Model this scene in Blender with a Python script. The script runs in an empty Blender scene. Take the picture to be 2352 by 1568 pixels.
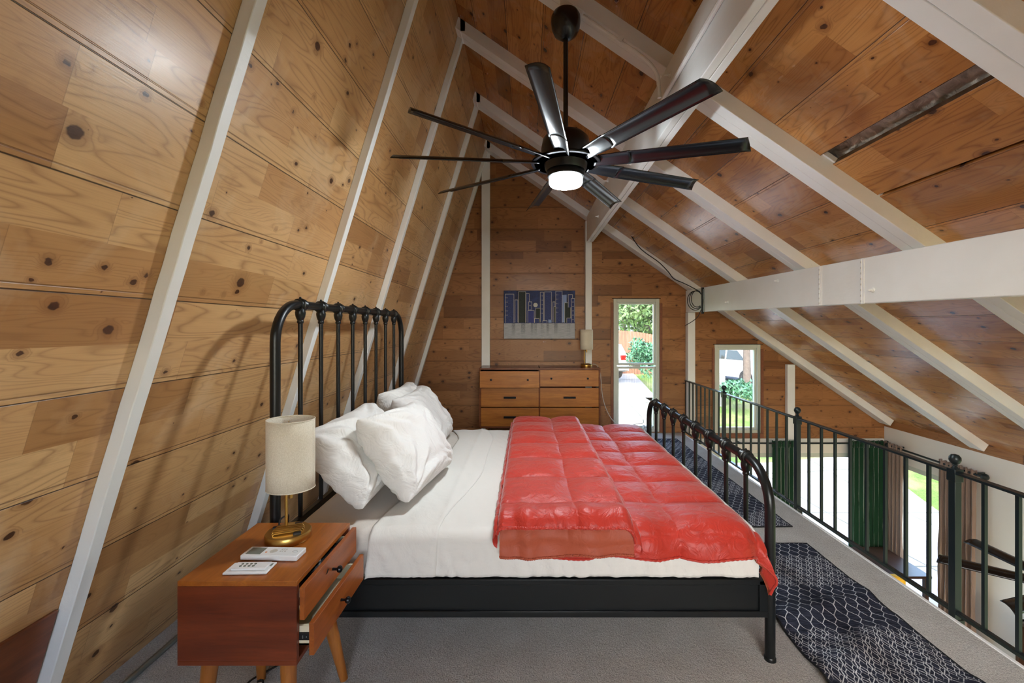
import bpy, math, random
from mathutils import Vector, Matrix, noise
random.seed(7)
C = bpy.context.scene.collection
PI = math.pi
def R(d): return math.radians(d)
CAMH = 1.41
def P(x, y, Y):                       # a point of the place seen at pixel (x, y) at distance Y
    return Vector(((x-1212)*Y/1000, Y, CAMH-(y-750)*Y/1000))

# ------------------------------------------------------------------ node helper
class NT:
    def __init__(s, name):
        s.m = bpy.data.materials.new(name); s.m.use_nodes = True
        s.t = s.m.node_tree; s.t.nodes.clear()
        s.out = s.t.nodes.new('ShaderNodeOutputMaterial')
    def n(s, typ, **kw):
        nd = s.t.nodes.new(typ)
        for k, v in kw.items(): setattr(nd, k, v)
        return nd
    def put(s, sock, v):
        if isinstance(v, bpy.types.NodeSocket): s.t.links.new(v, sock)
        elif v is not None: sock.default_value = v
    def ma(s, op, a, b=None, c=None, clamp=False):
        nd = s.n('ShaderNodeMath', operation=op); nd.use_clamp = clamp
        s.put(nd.inputs[0], a)
        if b is not None: s.put(nd.inputs[1], b)
        if c is not None: s.put(nd.inputs[2], c)
        return nd.outputs[0]
    def mr(s, v, a, b, c=0.0, d=1.0, smooth=False):
        nd = s.n('ShaderNodeMapRange')
        if smooth: nd.interpolation_type = 'SMOOTHSTEP'
        for i, q in enumerate((v, a, b, c, d)): s.put(nd.inputs[i], q)
        return nd.outputs[0]
    def xyz(s, x, y, z=0.0):
        nd = s.n('ShaderNodeCombineXYZ')
        for i, q in enumerate((x, y, z)): s.put(nd.inputs[i], q)
        return nd.outputs[0]
    def sep(s, v):
        nd = s.n('ShaderNodeSeparateXYZ'); s.put(nd.inputs[0], v); return nd.outputs
    def wn(s, v):
        nd = s.n('ShaderNodeTexWhiteNoise', noise_dimensions='3D'); s.put(nd.inputs['Vector'], v)
        return nd.outputs
    def noise(s, v, scale, detail=2.0, rough=0.5, dist=0.0):
        nd = s.n('ShaderNodeTexNoise'); s.put(nd.inputs['Vector'], v)
        nd.inputs['Scale'].default_value = scale; nd.inputs['Detail'].default_value = detail
        nd.inputs['Roughness'].default_value = rough; nd.inputs['Distortion'].default_value = dist
        return nd.outputs['Fac']
    def mix(s, f, a, b, typ='MIX'):
        nd = s.n('ShaderNodeMix', data_type='RGBA', blend_type=typ)
        s.put(nd.inputs[0], f)
        for sock, q in ((nd.inputs[6], a), (nd.inputs[7], b)):
            if isinstance(q, (tuple, list)): q = (*q[:3], 1.0)
            s.put(sock, q)
        return nd.outputs[2]
    def bump(s, h, strength=0.3, dist=0.01, normal=None):
        nd = s.n('ShaderNodeBump'); s.put(nd.inputs['Height'], h)
        nd.inputs['Strength'].default_value = strength; nd.inputs['Distance'].default_value = dist
        if normal: s.put(nd.inputs['Normal'], normal)
        return nd.outputs[0]
    def pbsdf(s, color, rough=0.5, metal=0.0, normal=None, spec=0.5, **kw):
        nd = s.n('ShaderNodeBsdfPrincipled')
        if isinstance(color, (tuple, list)): color = (*color[:3], 1.0)
        s.put(nd.inputs['Base Color'], color); s.put(nd.inputs['Roughness'], rough)
        s.put(nd.inputs['Metallic'], metal); s.put(nd.inputs['Specular IOR Level'], spec)
        if normal: s.put(nd.inputs['Normal'], normal)
        for k, v in kw.items(): s.put(nd.inputs[k], v)
        s.t.links.new(nd.outputs[0], s.out.inputs[0]); return nd
    def tc(s, which='Object'):
        return s.n('ShaderNodeTexCoord').outputs[which]
def lin(*c):                          # sRGB 0-255 -> linear
    return tuple(((q/255)/12.92 if q/255 <= .04045 else ((q/255+.055)/1.055)**2.4) for q in c)

def pine(name, light, mid, dark, rough=0.33, board=0.304, phase=0.0, spec=0.45, knot=1.0, pale=0.0, kf=(4.2, 5.6), dk=.5, th=.72):
    t = NT(name)
    uv = t.n('ShaderNodeUVMap', uv_map='UVMap').outputs[0]
    u, v, _ = t.sep(uv)
    vb = t.ma('DIVIDE', t.ma('SUBTRACT', v, phase), board)
    bi = t.ma('FLOOR', vb); fv = t.ma('FRACT', vb)
    rb = t.wn(t.xyz(bi, 3.3, 1.7))[0]
    # strips inside each board
    fj = t.ma('ADD', t.ma('MULTIPLY', fv, t.ma('ADD', t.ma('ROUND', rb), 2.0)), 0.0)
    row = t.ma('ADD', t.ma('MULTIPLY', bi, 5.0), t.ma('FLOOR', fj))
    roff = t.ma('MULTIPLY', t.wn(t.xyz(row, 9.1, 0.0))[0], 17.0)
    L = t.ma('ADD', t.ma('MULTIPLY', t.wn(t.xyz(row, 2.1, 4.0))[0], .5), .45)
    uc = t.ma('DIVIDE', t.ma('ADD', u, roff), L)
    cell = t.ma('FLOOR', uc); fu = t.ma('FRACT', uc)
    rnd = t.wn(t.xyz(row, cell, 5.0))
    r1 = rnd[0]; rc = t.sep(rnd[1])
    # knots
    kv = t.n('ShaderNodeTexVoronoi', feature='F1', voronoi_dimensions='2D'); kv.inputs['Scale'].default_value = 1.0
    kv.inputs['Randomness'].default_value = .95
    warp = t.noise(t.xyz(t.ma('MULTIPLY', u, 22), t.ma('MULTIPLY', v, 30)), 1.0, 2)
    wv = t.ma('MULTIPLY', t.ma('SUBTRACT', warp, .5), .10)
    t.put(kv.inputs['Vector'], t.xyz(t.ma('ADD', t.ma('MULTIPLY', u, kf[0]), t.ma('ADD', wv, t.ma('MULTIPLY', rb, 3))),
                                     t.ma('ADD', t.ma('MULTIPLY', v, kf[1]), wv), 0.0))
    kc = t.sep(kv.outputs['Color'])
    krad = t.mr(t.ma('POWER', kc[0], 2.5), .06, 1.0, 0.001, .11*knot)
    kd = t.ma('DIVIDE', kv.outputs['Distance'], krad)
    at = t.n('ShaderNodeAttribute', attribute_name='knot').outputs['Fac']
    kd2 = t.ma('MULTIPLY', t.ma('SUBTRACT', 1.0, at), 3.2)
    kd2 = t.ma('ADD', kd2, t.ma('MULTIPLY', t.ma('SUBTRACT', warp, .5), .5))
    kd = t.ma('MINIMUM', kd, kd2)
    halo = t.mr(kd, 1.0, 3.0, 1.0, 0.0, True)
    core = t.mr(kd, .80, 1.12, 1.0, 0.0, True)
    # grain : stretched contours of a noise
    gu = t.ma('ADD', t.ma('MULTIPLY', u, 1.0), t.ma('MULTIPLY', r1, 31.0))
    gv = t.ma('ADD', t.ma('MULTIPLY', v, 7.0), t.ma('MULTIPLY', rc[1], 13.0))
    g = t.noise(t.xyz(gu, gv), 1.15, 1.5, .45, .25)
    g = t.ma('ADD', g, t.ma('MULTIPLY', halo, .10))
    ring = t.ma('ABSOLUTE', t.ma('SINE', t.ma('MULTIPLY', g, t.mr(rc[2], 0, 1, 40, 95))))
    ring = t.ma('POWER', t.ma('SUBTRACT', 1.0, ring), 2.2)
    fine = t.noise(t.xyz(t.ma('MULTIPLY', u, 5.0), t.ma('MULTIPLY', v, 240.0)), 1.0, 2, .6)
    blot = t.noise(t.xyz(t.ma('MULTIPLY', u, 1.6), t.ma('MULTIPLY', v, 3.4)), 1.0, 4, .6, .4)
    col = t.mix(t.mr(r1, .0, 1.0, .0, 1.0), light, mid)
    col = t.mix(t.mr(blot, .42, .72, 0, .55), col, mid)
    col = t.mix(t.ma('MULTIPLY', t.mr(rc[0], th, 1.0, 0, dk), 1.0), col, dark)
    col = t.mix(t.ma('MULTIPLY', ring, t.mr(rc[2], 0, 1, .55, .22)), col, dark)
    col = t.mix(t.mr(fine, .45, .75, 0, .16), col, dark)
    if pale > 0:
        sc = t.noise(t.xyz(t.ma('MULTIPLY', u, 3.1), t.ma('MULTIPLY', v, 2.3), 4.0), 1.0, 5, .62, .6)
        col = t.mix(t.mr(sc, .52, .75, 0, pale), col, lin(222, 196, 160))
    stn = t.noise(t.xyz(t.ma('MULTIPLY', u, 2.3), t.ma('MULTIPLY', v, 4.1), 9.0), 1.0, 5, .65, .5)
    col = t.mix(t.mr(stn, .58, .74, 0, .42, True), col, dark)
    # dark bark streaks
    st = t.noise(t.xyz(t.ma('MULTIPLY', u, 7.0), t.ma('MULTIPLY', v, 26.0), 2.0), 1.0, 3, .6)
    col = t.mix(t.mr(st, .735, .80, 0, .6, True), col, lin(72, 38, 20))
    col = t.mix(t.ma('MULTIPLY', halo, .45), col, dark)
    kcol = t.mix(t.noise(t.xyz(t.ma('MULTIPLY', u, 60), t.ma('MULTIPLY', v, 60)), 1.0, 2), lin(22, 17, 18), lin(92, 55, 34))
    col = t.mix(t.ma('MULTIPLY', core, .93), col, kcol)
    # piece joints and board grooves
    ej = t.ma('MULTIPLY', t.ma('MINIMUM', fu, t.ma('SUBTRACT', 1.0, fu)), L)
    col = t.mix(t.mr(ej, .0, .0016, .35, 0), col, lin(84, 50, 26))
    ev = t.ma('MULTIPLY', t.ma('MINIMUM', fv, t.ma('SUBTRACT', 1.0, fv)), board)
    groove = t.mr(ev, .0007, .0028, 1.0, 0.0, True)
    col = t.mix(t.ma('MULTIPLY', groove, .88), col, lin(30, 17, 9))
    edge2 = t.mr(t.ma('ABSOLUTE', t.ma('SUBTRACT', t.ma('MULTIPLY', fv, board), .017)), .001, .003, 1.0, 0.0, True)
    col = t.mix(t.ma('MULTIPLY', edge2, .55), col, lin(92, 54, 26))
    h = t.ma('ADD', t.ma('MULTIPLY', groove, -1.0), t.ma('MULTIPLY', fine, .05))
    h = t.ma('ADD', h, t.ma('MULTIPLY', edge2, -.35))
    h = t.ma('ADD', h, t.ma('MULTIPLY', rb, .1))
    rg = t.ma('ADD', rough, t.ma('MULTIPLY', t.ma('SUBTRACT', blot, .5), .25))
    t.pbsdf(col, rg, normal=t.bump(h, .55, .006), spec=spec)
    return t.m

def simple(name, col, rough=.5, metal=0., spec=.5, nscale=0, nstr=0., dist=.002, var=0., **kw):
    t = NT(name); nrm = None; c = (*col[:3], 1.0)
    o = t.tc()
    if nscale:
        nz = t.noise(o, nscale, 4, .6)
        if nstr: nrm = t.bump(nz, nstr, dist)
        if var: c = t.mix(t.mr(nz, .3, .7, 0, 1), tuple(q*(1-var) for q in col), tuple(min(1, q*(1+var)) for q in col))
    elif var:
        c = t.mix(t.mr(t.noise(o, 3., 3), .3, .7, 0, 1), tuple(q*(1-var) for q in col), tuple(min(1, q*(1+var)) for q in col))
    t.pbsdf(c, rough, metal, nrm, spec, **kw)
    return t.m

M = {}
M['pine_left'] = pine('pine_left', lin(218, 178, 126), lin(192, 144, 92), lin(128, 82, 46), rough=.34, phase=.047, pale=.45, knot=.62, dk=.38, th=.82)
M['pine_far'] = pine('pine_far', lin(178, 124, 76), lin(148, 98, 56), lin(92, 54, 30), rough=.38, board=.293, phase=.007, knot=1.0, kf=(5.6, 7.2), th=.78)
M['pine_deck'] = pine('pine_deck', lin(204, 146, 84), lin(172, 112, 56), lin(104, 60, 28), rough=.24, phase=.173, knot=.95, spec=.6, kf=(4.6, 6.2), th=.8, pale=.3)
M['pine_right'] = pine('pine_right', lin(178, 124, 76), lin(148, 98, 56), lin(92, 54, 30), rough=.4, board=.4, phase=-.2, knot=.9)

def white_paint(name, col):
    t = NT(name); o = t.tc()
    x, y, z = t.sep(o)
    g = t.noise(t.xyz(t.ma('MULTIPLY', x, 60), t.ma('MULTIPLY', y, 12), t.ma('MULTIPLY', z, 60)), 1, 3)
    chip = t.noise(o, 14, 5, .7)
    c = t.mix(t.mr(chip, .70, .76, 0, .5), col, lin(150, 140, 122))
    c = t.mix(t.mr(t.noise(o, 2.5, 3), .3, .7, 0, .35), c, lin(214, 208, 196))
    t.pbsdf(c, .42, normal=t.bump(t.ma('ADD', g, chip), .22, .004), spec=.4)
    return t.m
M['paint'] = white_paint('white_paint', lin(242, 244, 243))
M['drywall'] = simple('drywall', lin(236, 231, 222), .7, nscale=90, nstr=.08)
M['vinyl'] = simple('window_vinyl', lin(206, 210, 198), .35)
M['jamb'] = simple('stained_jamb', lin(132, 78, 50), .5, nscale=30, nstr=.1, var=.15)
M['black_metal'] = simple('black_metal', lin(13, 17, 19), .34, .0, spec=.45, nscale=300, nstr=.05)
M['rail_metal'] = simple('rail_metal', lin(30, 40, 43), .35, .3, nscale=200, nstr=.1)
M['fan_black'] = simple('fan_black', lin(14, 15, 18), .26, .0, spec=.6)
M['fan_motor'] = simple('fan_motor', lin(12, 12, 13), .3, .2)
M['brass'] = simple('brushed_brass', lin(196, 158, 86), .33, 1.0, nscale=250, nstr=.05)
M['knob'] = simple('dark_knob', lin(24, 24, 27), .3, .6)
M['cream'] = simple('cream_drawer', lin(222, 208, 176), .6)
M['steel'] = simple('galvanised_steel', lin(150, 158, 158), .35, .9)
M['plastic_white'] = simple('white_plastic', lin(228, 228, 226), .35)
M['plastic_black'] = simple('black_plastic', lin(18, 18, 19), .45)
M['lcd'] = simple('lcd', lin(112, 118, 110), .2)
M['cable'] = simple('black_cable', lin(16, 17, 18), .5)
M['grey_cable'] = simple('grey_cable', lin(196, 190, 178), .5)
M['dark_gap'] = simple('dark_gap', lin(14, 11, 9), .9)
M['lower_floor'] = simple('lower_floor', lin(150, 120, 88), .4, nscale=3, var=.2)
M['darkwood'] = simple('dark_brown_wood', lin(58, 36, 24), .4, nscale=20, var=.2)
M['yellow'] = simple('yellow_cloth', lin(214, 164, 30), .8)
def slabs():
    t = NT('concrete'); o = t.tc(); x, y, z = t.sep(o)
    n = t.noise(o, 2.2, 5, .65)
    c = t.mix(t.mr(n, .3, .7), lin(116, 114, 110), lin(146, 144, 140))
    jx = t.ma('ABSOLUTE', t.ma('SUBTRACT', t.ma('FRACT', t.ma('DIVIDE', t.ma('ADD', x, t.ma('MULTIPLY', y, .12)), 1.7)), .5))
    jy = t.ma('ABSOLUTE', t.ma('SUBTRACT', t.ma('FRACT', t.ma('DIVIDE', y, 2.1)), .5))
    c = t.mix(t.mr(t.ma('MINIMUM', jx, jy), .008, .014, .75, 0), c, lin(62, 66, 56))
    t.pbsdf(c, .9, spec=.1); return t.m
M['concrete'] = slabs()
M['asphalt'] = simple('asphalt', lin(62, 62, 66), .9, nscale=5, var=.1)
M['car_white'] = simple('car_paint', lin(150, 152, 154), .2)
M['car_glass'] = simple('car_glass', lin(40, 44, 42), .08)
M['tyre'] = simple('tyre', lin(36, 36, 38), .8)
M['rim'] = simple('wheel_rim', lin(150, 152, 154), .3, .8)
M['red_lamp'] = simple('tail_lamp', lin(180, 30, 28), .2)
M['siding'] = simple('siding', lin(104, 106, 106), .7)
M['bark'] = simple('bark', lin(72, 64, 58), .9, nscale=8, var=.25)
M['leaf'] = simple('leaf', lin(62, 88, 44), .6, nscale=3, var=.3)
M['leaf2'] = simple('leaf_pale', lin(92, 106, 64), .6, nscale=3, var=.3)
M['bush'] = simple('bush_leaf', lin(46, 90, 62), .6, nscale=4, var=.3)

def veneer(name, a, b, dirx=True, rough=.3):
    t = NT(name); x, y, z = t.sep(t.tc())
    s = (2.0, 22.0, 22.0) if dirx == 'x' else ((22., 2., 22.) if dirx == 'y' else (22., 22., 2.))
    v = t.xyz(t.ma('MULTIPLY', x, s[0]), t.ma('MULTIPLY', y, s[1]), t.ma('MULTIPLY', z, s[2]))
    g = t.noise(v, 1.0, 4, .6, .6); f = t.noise(v, 7.0, 3, .7); bl = t.noise(t.tc(), 5.0, 3)
    c = t.mix(t.mr(g, .3, .7), a, b); c = t.mix(t.mr(f, .45, .8, 0, .35), c, tuple(q*.45 for q in b))
    c = t.mix(t.mr(bl, .35, .75, 0, .3), c, tuple(q*.7 for q in b))
    t.pbsdf(c, rough, normal=t.bump(f, .05, .001), spec=.5)
    return t.m
M['acorn_y'] = veneer('acorn_veneer_top', lin(178, 104, 38), lin(138, 72, 24), 'y', .28)
M['acorn_x_shaded'] = veneer('acorn_veneer_side_shaded', lin(128, 58, 27), lin(90, 36, 17), 'x', .36)  # same veneer in a darker colour, carrying the shade on the near face
M['acorn_front'] = veneer('acorn_veneer_front', lin(172, 94, 34), lin(134, 66, 24), 'y', .32)
M['dresser_front'] = veneer('dresser_front', lin(200, 128, 50), lin(160, 92, 30), 'x', .3)
M['dresser_case'] = veneer('dresser_case', lin(140, 78, 44), lin(106, 54, 30), 'x', .26)
M['leg_wood'] = veneer('leg_wood', lin(178, 112, 46), lin(140, 80, 30), 'z', .35)
M['fence'] = veneer('fence_wood', lin(122, 84, 62), lin(92, 62, 46), 'z', .8)
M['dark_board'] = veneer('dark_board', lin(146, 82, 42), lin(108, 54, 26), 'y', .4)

def carpet():
    t = NT('carpet'); o = t.tc()
    a = t.noise(o, 170, 3, .7); b = t.noise(o, 5, 4, .6, .3); c2 = t.noise(o, 60, 3, .7)
    c = t.mix(t.mr(a, .3, .7), lin(172, 170, 164), lin(234, 231, 225))
    c = t.mix(t.mr(b, .35, .7, 0, .3), c, lin(160, 154, 144))
    t.pbsdf(c, .95, normal=t.bump(t.ma('ADD', a, t.ma('MULTIPLY', c2, 1.2)), .9, .012), spec=.1)
    return t.m
M['carpet'] = carpet()

def rugmat(name, su, sv, ang=0.):
    t = NT(name); u, v, _ = t.sep(t.n('ShaderNodeUVMap', uv_map='UVMap').outputs[0])
    wob = t.noise(t.xyz(t.ma('MULTIPLY', u, 9), t.ma('MULTIPLY', v, 9)), 1, 2)
    w = t.ma('MULTIPLY', t.ma('SUBTRACT', wob, .5), .28)
    def lattice(k, kv, zig):
        a = t.ma('ADD', t.ma('MULTIPLY', u, k), w); b = t.ma('MULTIPLY', v, kv)
        bt = t.ma('PINGPONG', b, 1.0)                         # zigzag columns -> hexagon trellis
        par = t.ma('SUBTRACT', t.ma('MULTIPLY', t.ma('PINGPONG', t.ma('FLOOR', a), 1.0), 1.0), .0)
        zz = t.ma('MULTIPLY', t.mr(bt, .2, .8), zig)
        l1 = t.ma('ABSOLUTE', t.ma('SUBTRACT', t.ma('FRACT', t.ma('ADD', t.ma('MULTIPLY', a, .5), t.ma('MULTIPLY', zz, .5))), .5))
        l2 = t.ma('ABSOLUTE', t.ma('SUBTRACT', t.ma('FRACT', t.ma('SUBTRACT', t.ma('MULTIPLY', a, .5), t.ma('MULTIPLY', zz, .5))), .5))
        return t.ma('DIVIDE', t.ma('MINIMUM', l1, l2), k*.5)
    d1 = lattice(su, sv, 1.0)
    # denser nested bands
    d2 = lattice(su*2, sv*2, 1.0)
    band = t.mr(t.ma('SINE', t.ma('ADD', t.ma('MULTIPLY', v, 9.5), t.ma('MULTIPLY', wob, 1.5))), .05, .3, 0, 1)
    ln1 = t.mr(d1, .0014, .0034, 1, 0); ln2 = t.ma('MULTIPLY', t.mr(d2, .0010, .0026, 1, 0), band)
    ln = t.ma('MAXIMUM', ln1, ln2)
    br = t.noise(t.xyz(t.ma('MULTIPLY', u, 55), t.ma('MULTIPLY', v, 25)), 1, 3, .7)
    ln = t.ma('MULTIPLY', ln, t.mr(br, .34, .50, .1, 1.))
    stri = t.noise(t.xyz(t.ma('MULTIPLY', u, 14), t.ma('MULTIPLY', v, 150)), 1, 3, .7)
    base = t.mix(t.mr(stri, .35, .7), lin(18, 20, 30), lin(58, 62, 78))
    c = t.mix(t.ma('MULTIPLY', ln, .9), base, lin(206, 208, 212))
    t.pbsdf(c, .9, normal=t.bump(t.ma('ADD', stri, ln), .4, .003), spec=.15)
    return t.m
M['rug'] = rugmat('rug_weave', 33.0, 20.0)
M['rug_edge'] = simple('rug_binding', lin(16, 17, 22), .9)

def cloth(name, col, rough=.85, ws=18, wstr=.25, weave=True, spec=.2, sheen=0., wd=.012, var=.0):
    t = NT(name); o = t.tc()
    wr = t.noise(o, ws, 4, .6, 1.2)
    h = wr; n1 = t.bump(h, wstr, wd)
    if weave: n1 = t.bump(t.noise(o, 900, 1), .08, .001, n1)
    c = (*col, 1.0)
    if var: c = t.mix(t.mr(t.noise(o, 6, 3), .3, .7), tuple(q*(1-var) for q in col), tuple(min(1, q*(1+var)) for q in col))
    kw = {}
    if sheen: kw = {'Sheen Weight': sheen, 'Sheen Roughness': .4}
    t.pbsdf(c, rough, normal=n1, spec=spec, **kw)
    return t.m
M['sheet'] = cloth('sheet_cotton', lin(222, 218, 210), .85, 10, .35)
M['sheet_fitted'] = cloth('sheet_fitted', lin(216, 207, 196), .85, 9, .3)
M['pillow'] = cloth('pillow_cotton', lin(226, 223, 218), .85, 7, .9, wd=.02)
M['quilt'] = cloth('quilt_satin', lin(184, 50, 36), .45, 13, .8, False, .4, .25, .014, .05)
M['quilt_lining'] = cloth('quilt_lining', lin(166, 78, 52), .55, 20, .3, False, .3, .2)
M['green_velvet'] = cloth('green_velvet', lin(24, 62, 40), .8, 12, .3, False, .2, .8)
M['taupe_velvet'] = cloth('taupe_velvet', lin(142, 122, 110), .8, 12, .3, False, .2, .6)
def linen():
    t = NT('linen_shade'); x, y, z = t.sep(t.tc())
    a = t.noise(t.xyz(t.ma('MULTIPLY', x, 300), t.ma('MULTIPLY', y, 300), t.ma('MULTIPLY', z, 1200)), 1, 2)
    b = t.noise(t.xyz(t.ma('MULTIPLY', x, 1500), t.ma('MULTIPLY', y, 1500), t.ma('MULTIPLY', z, 200)), 1, 2)
    h = t.ma('ADD', a, b)
    c = t.mix(t.mr(h, .8, 1.25), lin(206, 194, 172), lin(234, 226, 208))
    t.pbsdf(c, .9, normal=t.bump(h, .2, .001), spec=.1); return t.m
M['linen'] = linen()
def foil():
    t = NT('insulation_foil'); o = t.tc(); n = t.noise(o, 16, 5, .6, 1.0)
    t.pbsdf(t.mix(t.mr(n, .3, .7), lin(150, 138, 122), lin(232, 222, 206)), .4, .1, t.bump(n, .9, .02)); return t.m
M['foil'] = foil()
def glassm():
    t = NT('window_glass')
    tr = t.n('ShaderNodeBsdfTransparent'); tr.inputs[0].default_value = (.96, .98, .97, 1)
    gl = t.n('ShaderNodeBsdfGlossy'); gl.inputs['Roughness'].default_value = .02
    mx = t.n('ShaderNodeMixShader'); mx.inputs[0].default_value = .06
    t.t.links.new(tr.outputs[0], mx.inputs[1]); t.t.links.new(gl.outputs[0], mx.inputs[2])
    t.t.links.new(mx.outputs[0], t.out.inputs[0]); return t.m
M['glass'] = glassm()
def emit(name, col, st):
    t = NT(name); e = t.n('ShaderNodeEmission'); e.inputs[0].default_value = (*col, 1); e.inputs[1].default_value = st
    t.t.links.new(e.outputs[0], t.out.inputs[0]); return t.m
LAMP = 175.0
M['lamp'] = emit('fan_light_lens', (.85, .94, 1.0), LAMP)
def grassm():
    t = NT('grass'); o = t.tc(); a = t.noise(o, 30, 4, .7); b = t.noise(o, .8, 3, .6)
    c = t.mix(t.mr(a, .3, .7), lin(58, 84, 38), lin(98, 118, 62)); c = t.mix(t.mr(b, .45, .65, 0, .7), c, lin(128, 122, 92))
    t.pbsdf(c, .9, normal=t.bump(a, .8, .05), spec=.1); return t.m
M['grass'] = grassm()

# ------------------------------------------------------------------ mesh helper
class MB:
    def __init__(s): s.v = []; s.f = []; s.mi = []; s.uv = []
    def add(s, vs, fs, mi=0, uvs=None):
        b = len(s.v); s.v += [Vector(q) for q in vs]
        for i, f in enumerate(fs):
            s.f.append([b+k for k in f]); s.mi.append(mi)
            s.uv.append([uvs[k] for k in f] if uvs else None)
        return s
    def box(s, x0, x1, y0, y1, z0, z1, mi=0):
        vs = [(x, y, z) for z in (z0, z1) for y in (y0, y1) for x in (x0, x1)]
        return s.add(vs, [(0,2,3,1),(4,5,7,6),(0,1,5,4),(2,6,7,3),(0,4,6,2),(1,3,7,5)], mi)
    def obox(s, c, ax, ay, az, mi=0):                 # centre + half axis vectors
        c, ax, ay, az = map(Vector, (c, ax, ay, az))
        vs = [c+i*ax+j*ay+k*az for k in (-1, 1) for j in (-1, 1) for i in (-1, 1)]
        return s.add(vs, [(0,2,3,1),(4,5,7,6),(0,1,5,4),(2,6,7,3),(0,4,6,2),(1,3,7,5)], mi)
    def tube(s, pts, r, n=12, mi=0, caps=True, closed=False):
        pts = [Vector(p) for p in pts]; m = len(pts)
        rs = r if isinstance(r, (list, tuple)) else [r]*m
        base = len(s.v); prev = None; rings = []
        for i, p in enumerate(pts):
            if closed: d = pts[(i+1) % m]-pts[i-1]
            else: d = pts[min(i+1, m-1)]-pts[max(i-1, 0)]
            d = d.normalized() if d.length > 1e-9 else Vector((0, 0, 1))
            if prev is None:
                a = d.orthogonal().normalized()
            else:
                a = prev-d*prev.dot(d)
                a = a.normalized() if a.length > 1e-6 else d.orthogonal().normalized()
            prev = a; b = d.cross(a)
            rings.append([p+rs[i]*(math.cos(2*PI*k/n)*a+math.sin(2*PI*k/n)*b) for k in range(n)])
        vs = [q for rg in rings for q in rg]; fs = []
        for i in range(m if closed else m-1):
            j = (i+1) % m
            for k in range(n):
                fs.append((i*n+k, i*n+(k+1) % n, j*n+(k+1) % n, j*n+k))
        if caps and not closed:
            fs.append(tuple(range(n-1, -1, -1))); fs.append(tuple((m-1)*n+k for k in range(n)))
        return s.add(vs, fs, mi)
    def lathe(s, prof, c, axis=(0, 0, 1), n=24, mi=0, sx=1., sy=1.):    # prof [(r, h)]
        c = Vector(c); d = Vector(axis).normalized()
        a = Vector((1, 0, 0)) if abs(d.z) > .9 else d.orthogonal().normalized()
        a = (a-d*a.dot(d)).normalized(); b = d.cross(a)
        vs = []; fs = []; m = len(prof)
        for (r, h) in prof:
            vs += [c+d*h+r*(sx*math.cos(2*PI*k/n)*a+sy*math.sin(2*PI*k/n)*b) for k in range(n)]
        for i in range(m-1):
            for k in range(n):
                fs.append((i*n+k, i*n+(k+1) % n, (i+1)*n+(k+1) % n, (i+1)*n+k))
        if prof[0][0] > 1e-5: fs.append(tuple(range(n-1, -1, -1)))
        if prof[-1][0] > 1e-5: fs.append(tuple((m-1)*n+k for k in range(n)))
        return s.add(vs, fs, mi)
    def ball(s, c, r, n=16, mi=0, sz=1.):
        m = n//2
        return s.lathe([(max(1e-6, r*math.sin(PI*i/m)), -r*sz*math.cos(PI*i/m)) for i in range(m+1)], c, n=n, mi=mi)
    def grid(s, fn, nu, nv, mi=0, uvf=None, closed_u=False, skip=None):
        vs = []; uvs = []
        for i in range(nu+1):
            for j in range(nv+1):
                vs.append(fn(i/nu, j/nv)); uvs.append(uvf(i/nu, j/nv) if uvf else (i/nu, j/nv))
        fs = [(i*(nv+1)+j, (i+1)*(nv+1)+j, (i+1)*(nv+1)+j+1, i*(nv+1)+j+1) for i in range(nu) for j in range(nv)
              if not (skip and skip((i+.5)/nu, (j+.5)/nv))]
        return s.add(vs, fs, mi, uvs)
    def quad(s, a, b, c, d, mi=0, uvs=None):
        return s.add([a, b, c, d], [(0, 1, 2, 3)], mi, uvs)
    def build(s, name, mats, parent=None, smooth=35, bev=0, solid=0, sub=0, soff=-1, kind=None):
        me = bpy.data.meshes.new(name)
        off = Vector(parent.get('_o', (0, 0, 0))) if parent else Vector((0, 0, 0))
        me.from_pydata([tuple(q-off) for q in s.v], [], s.f)
        if not isinstance(mats, (list, tuple)): mats = [mats]
        for m in mats: me.materials.append(M[m] if isinstance(m, str) else m)
        for p, k in zip(me.polygons, s.mi): p.material_index = min(k, len(mats)-1)
        if any(u for u in s.uv):
            ul = me.uv_layers.new(name='UVMap')
            for p, u in zip(me.polygons, s.uv):
                if u:
                    for li, q in zip(p.loop_indices, u): ul.data[li].uv = q
        me.update()
        if smooth:
            for p in me.polygons: p.use_smooth = True
            try: me.set_sharp_from_angle(angle=R(smooth))
            except Exception: pass
        o = bpy.data.objects.new(name, me); C.objects.link(o)
        if parent: o.parent = parent; o['_o'] = tuple(off)
        if solid:
            md = o.modifiers.new('sol', 'SOLIDIFY'); md.thickness = solid; md.offset = soff
        if sub:
            md = o.modifiers.new('sub', 'SUBSURF'); md.levels = sub; md.render_levels = sub
        if bev:
            md = o.modifiers.new('bev', 'BEVEL'); md.width = bev; md.segments = 2; md.limit_method = 'ANGLE'; md.angle_limit = R(40)
        if kind: o['kind'] = kind
        return o
def thing(name, loc, label, cat, group=None):
    o = bpy.data.objects.new(name, None); C.objects.link(o); o.location = loc; o['_o'] = tuple(loc)
    o.empty_display_size = .05
    o['label'] = label; o['category'] = cat
    if group: o['group'] = group
    return o
def tag(o, label, cat, group=None, kind=None):
    o['label'] = label; o['category'] = cat
    if group: o['group'] = group
    if kind: o['kind'] = kind
    return o
def copy_tree(o, parent=None):
    c = o.copy(); C.objects.link(c); c.parent = parent
    for ch in list(o.children): copy_tree(ch, c)
    return c
def fbm(p, o=4): return noise.fractal(Vector(p), .6, 2.0, o)
def sst(a, b, x):
    t = max(0., min(1., (x-a)/(b-a))); return t*t*(3-2*t)
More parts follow.
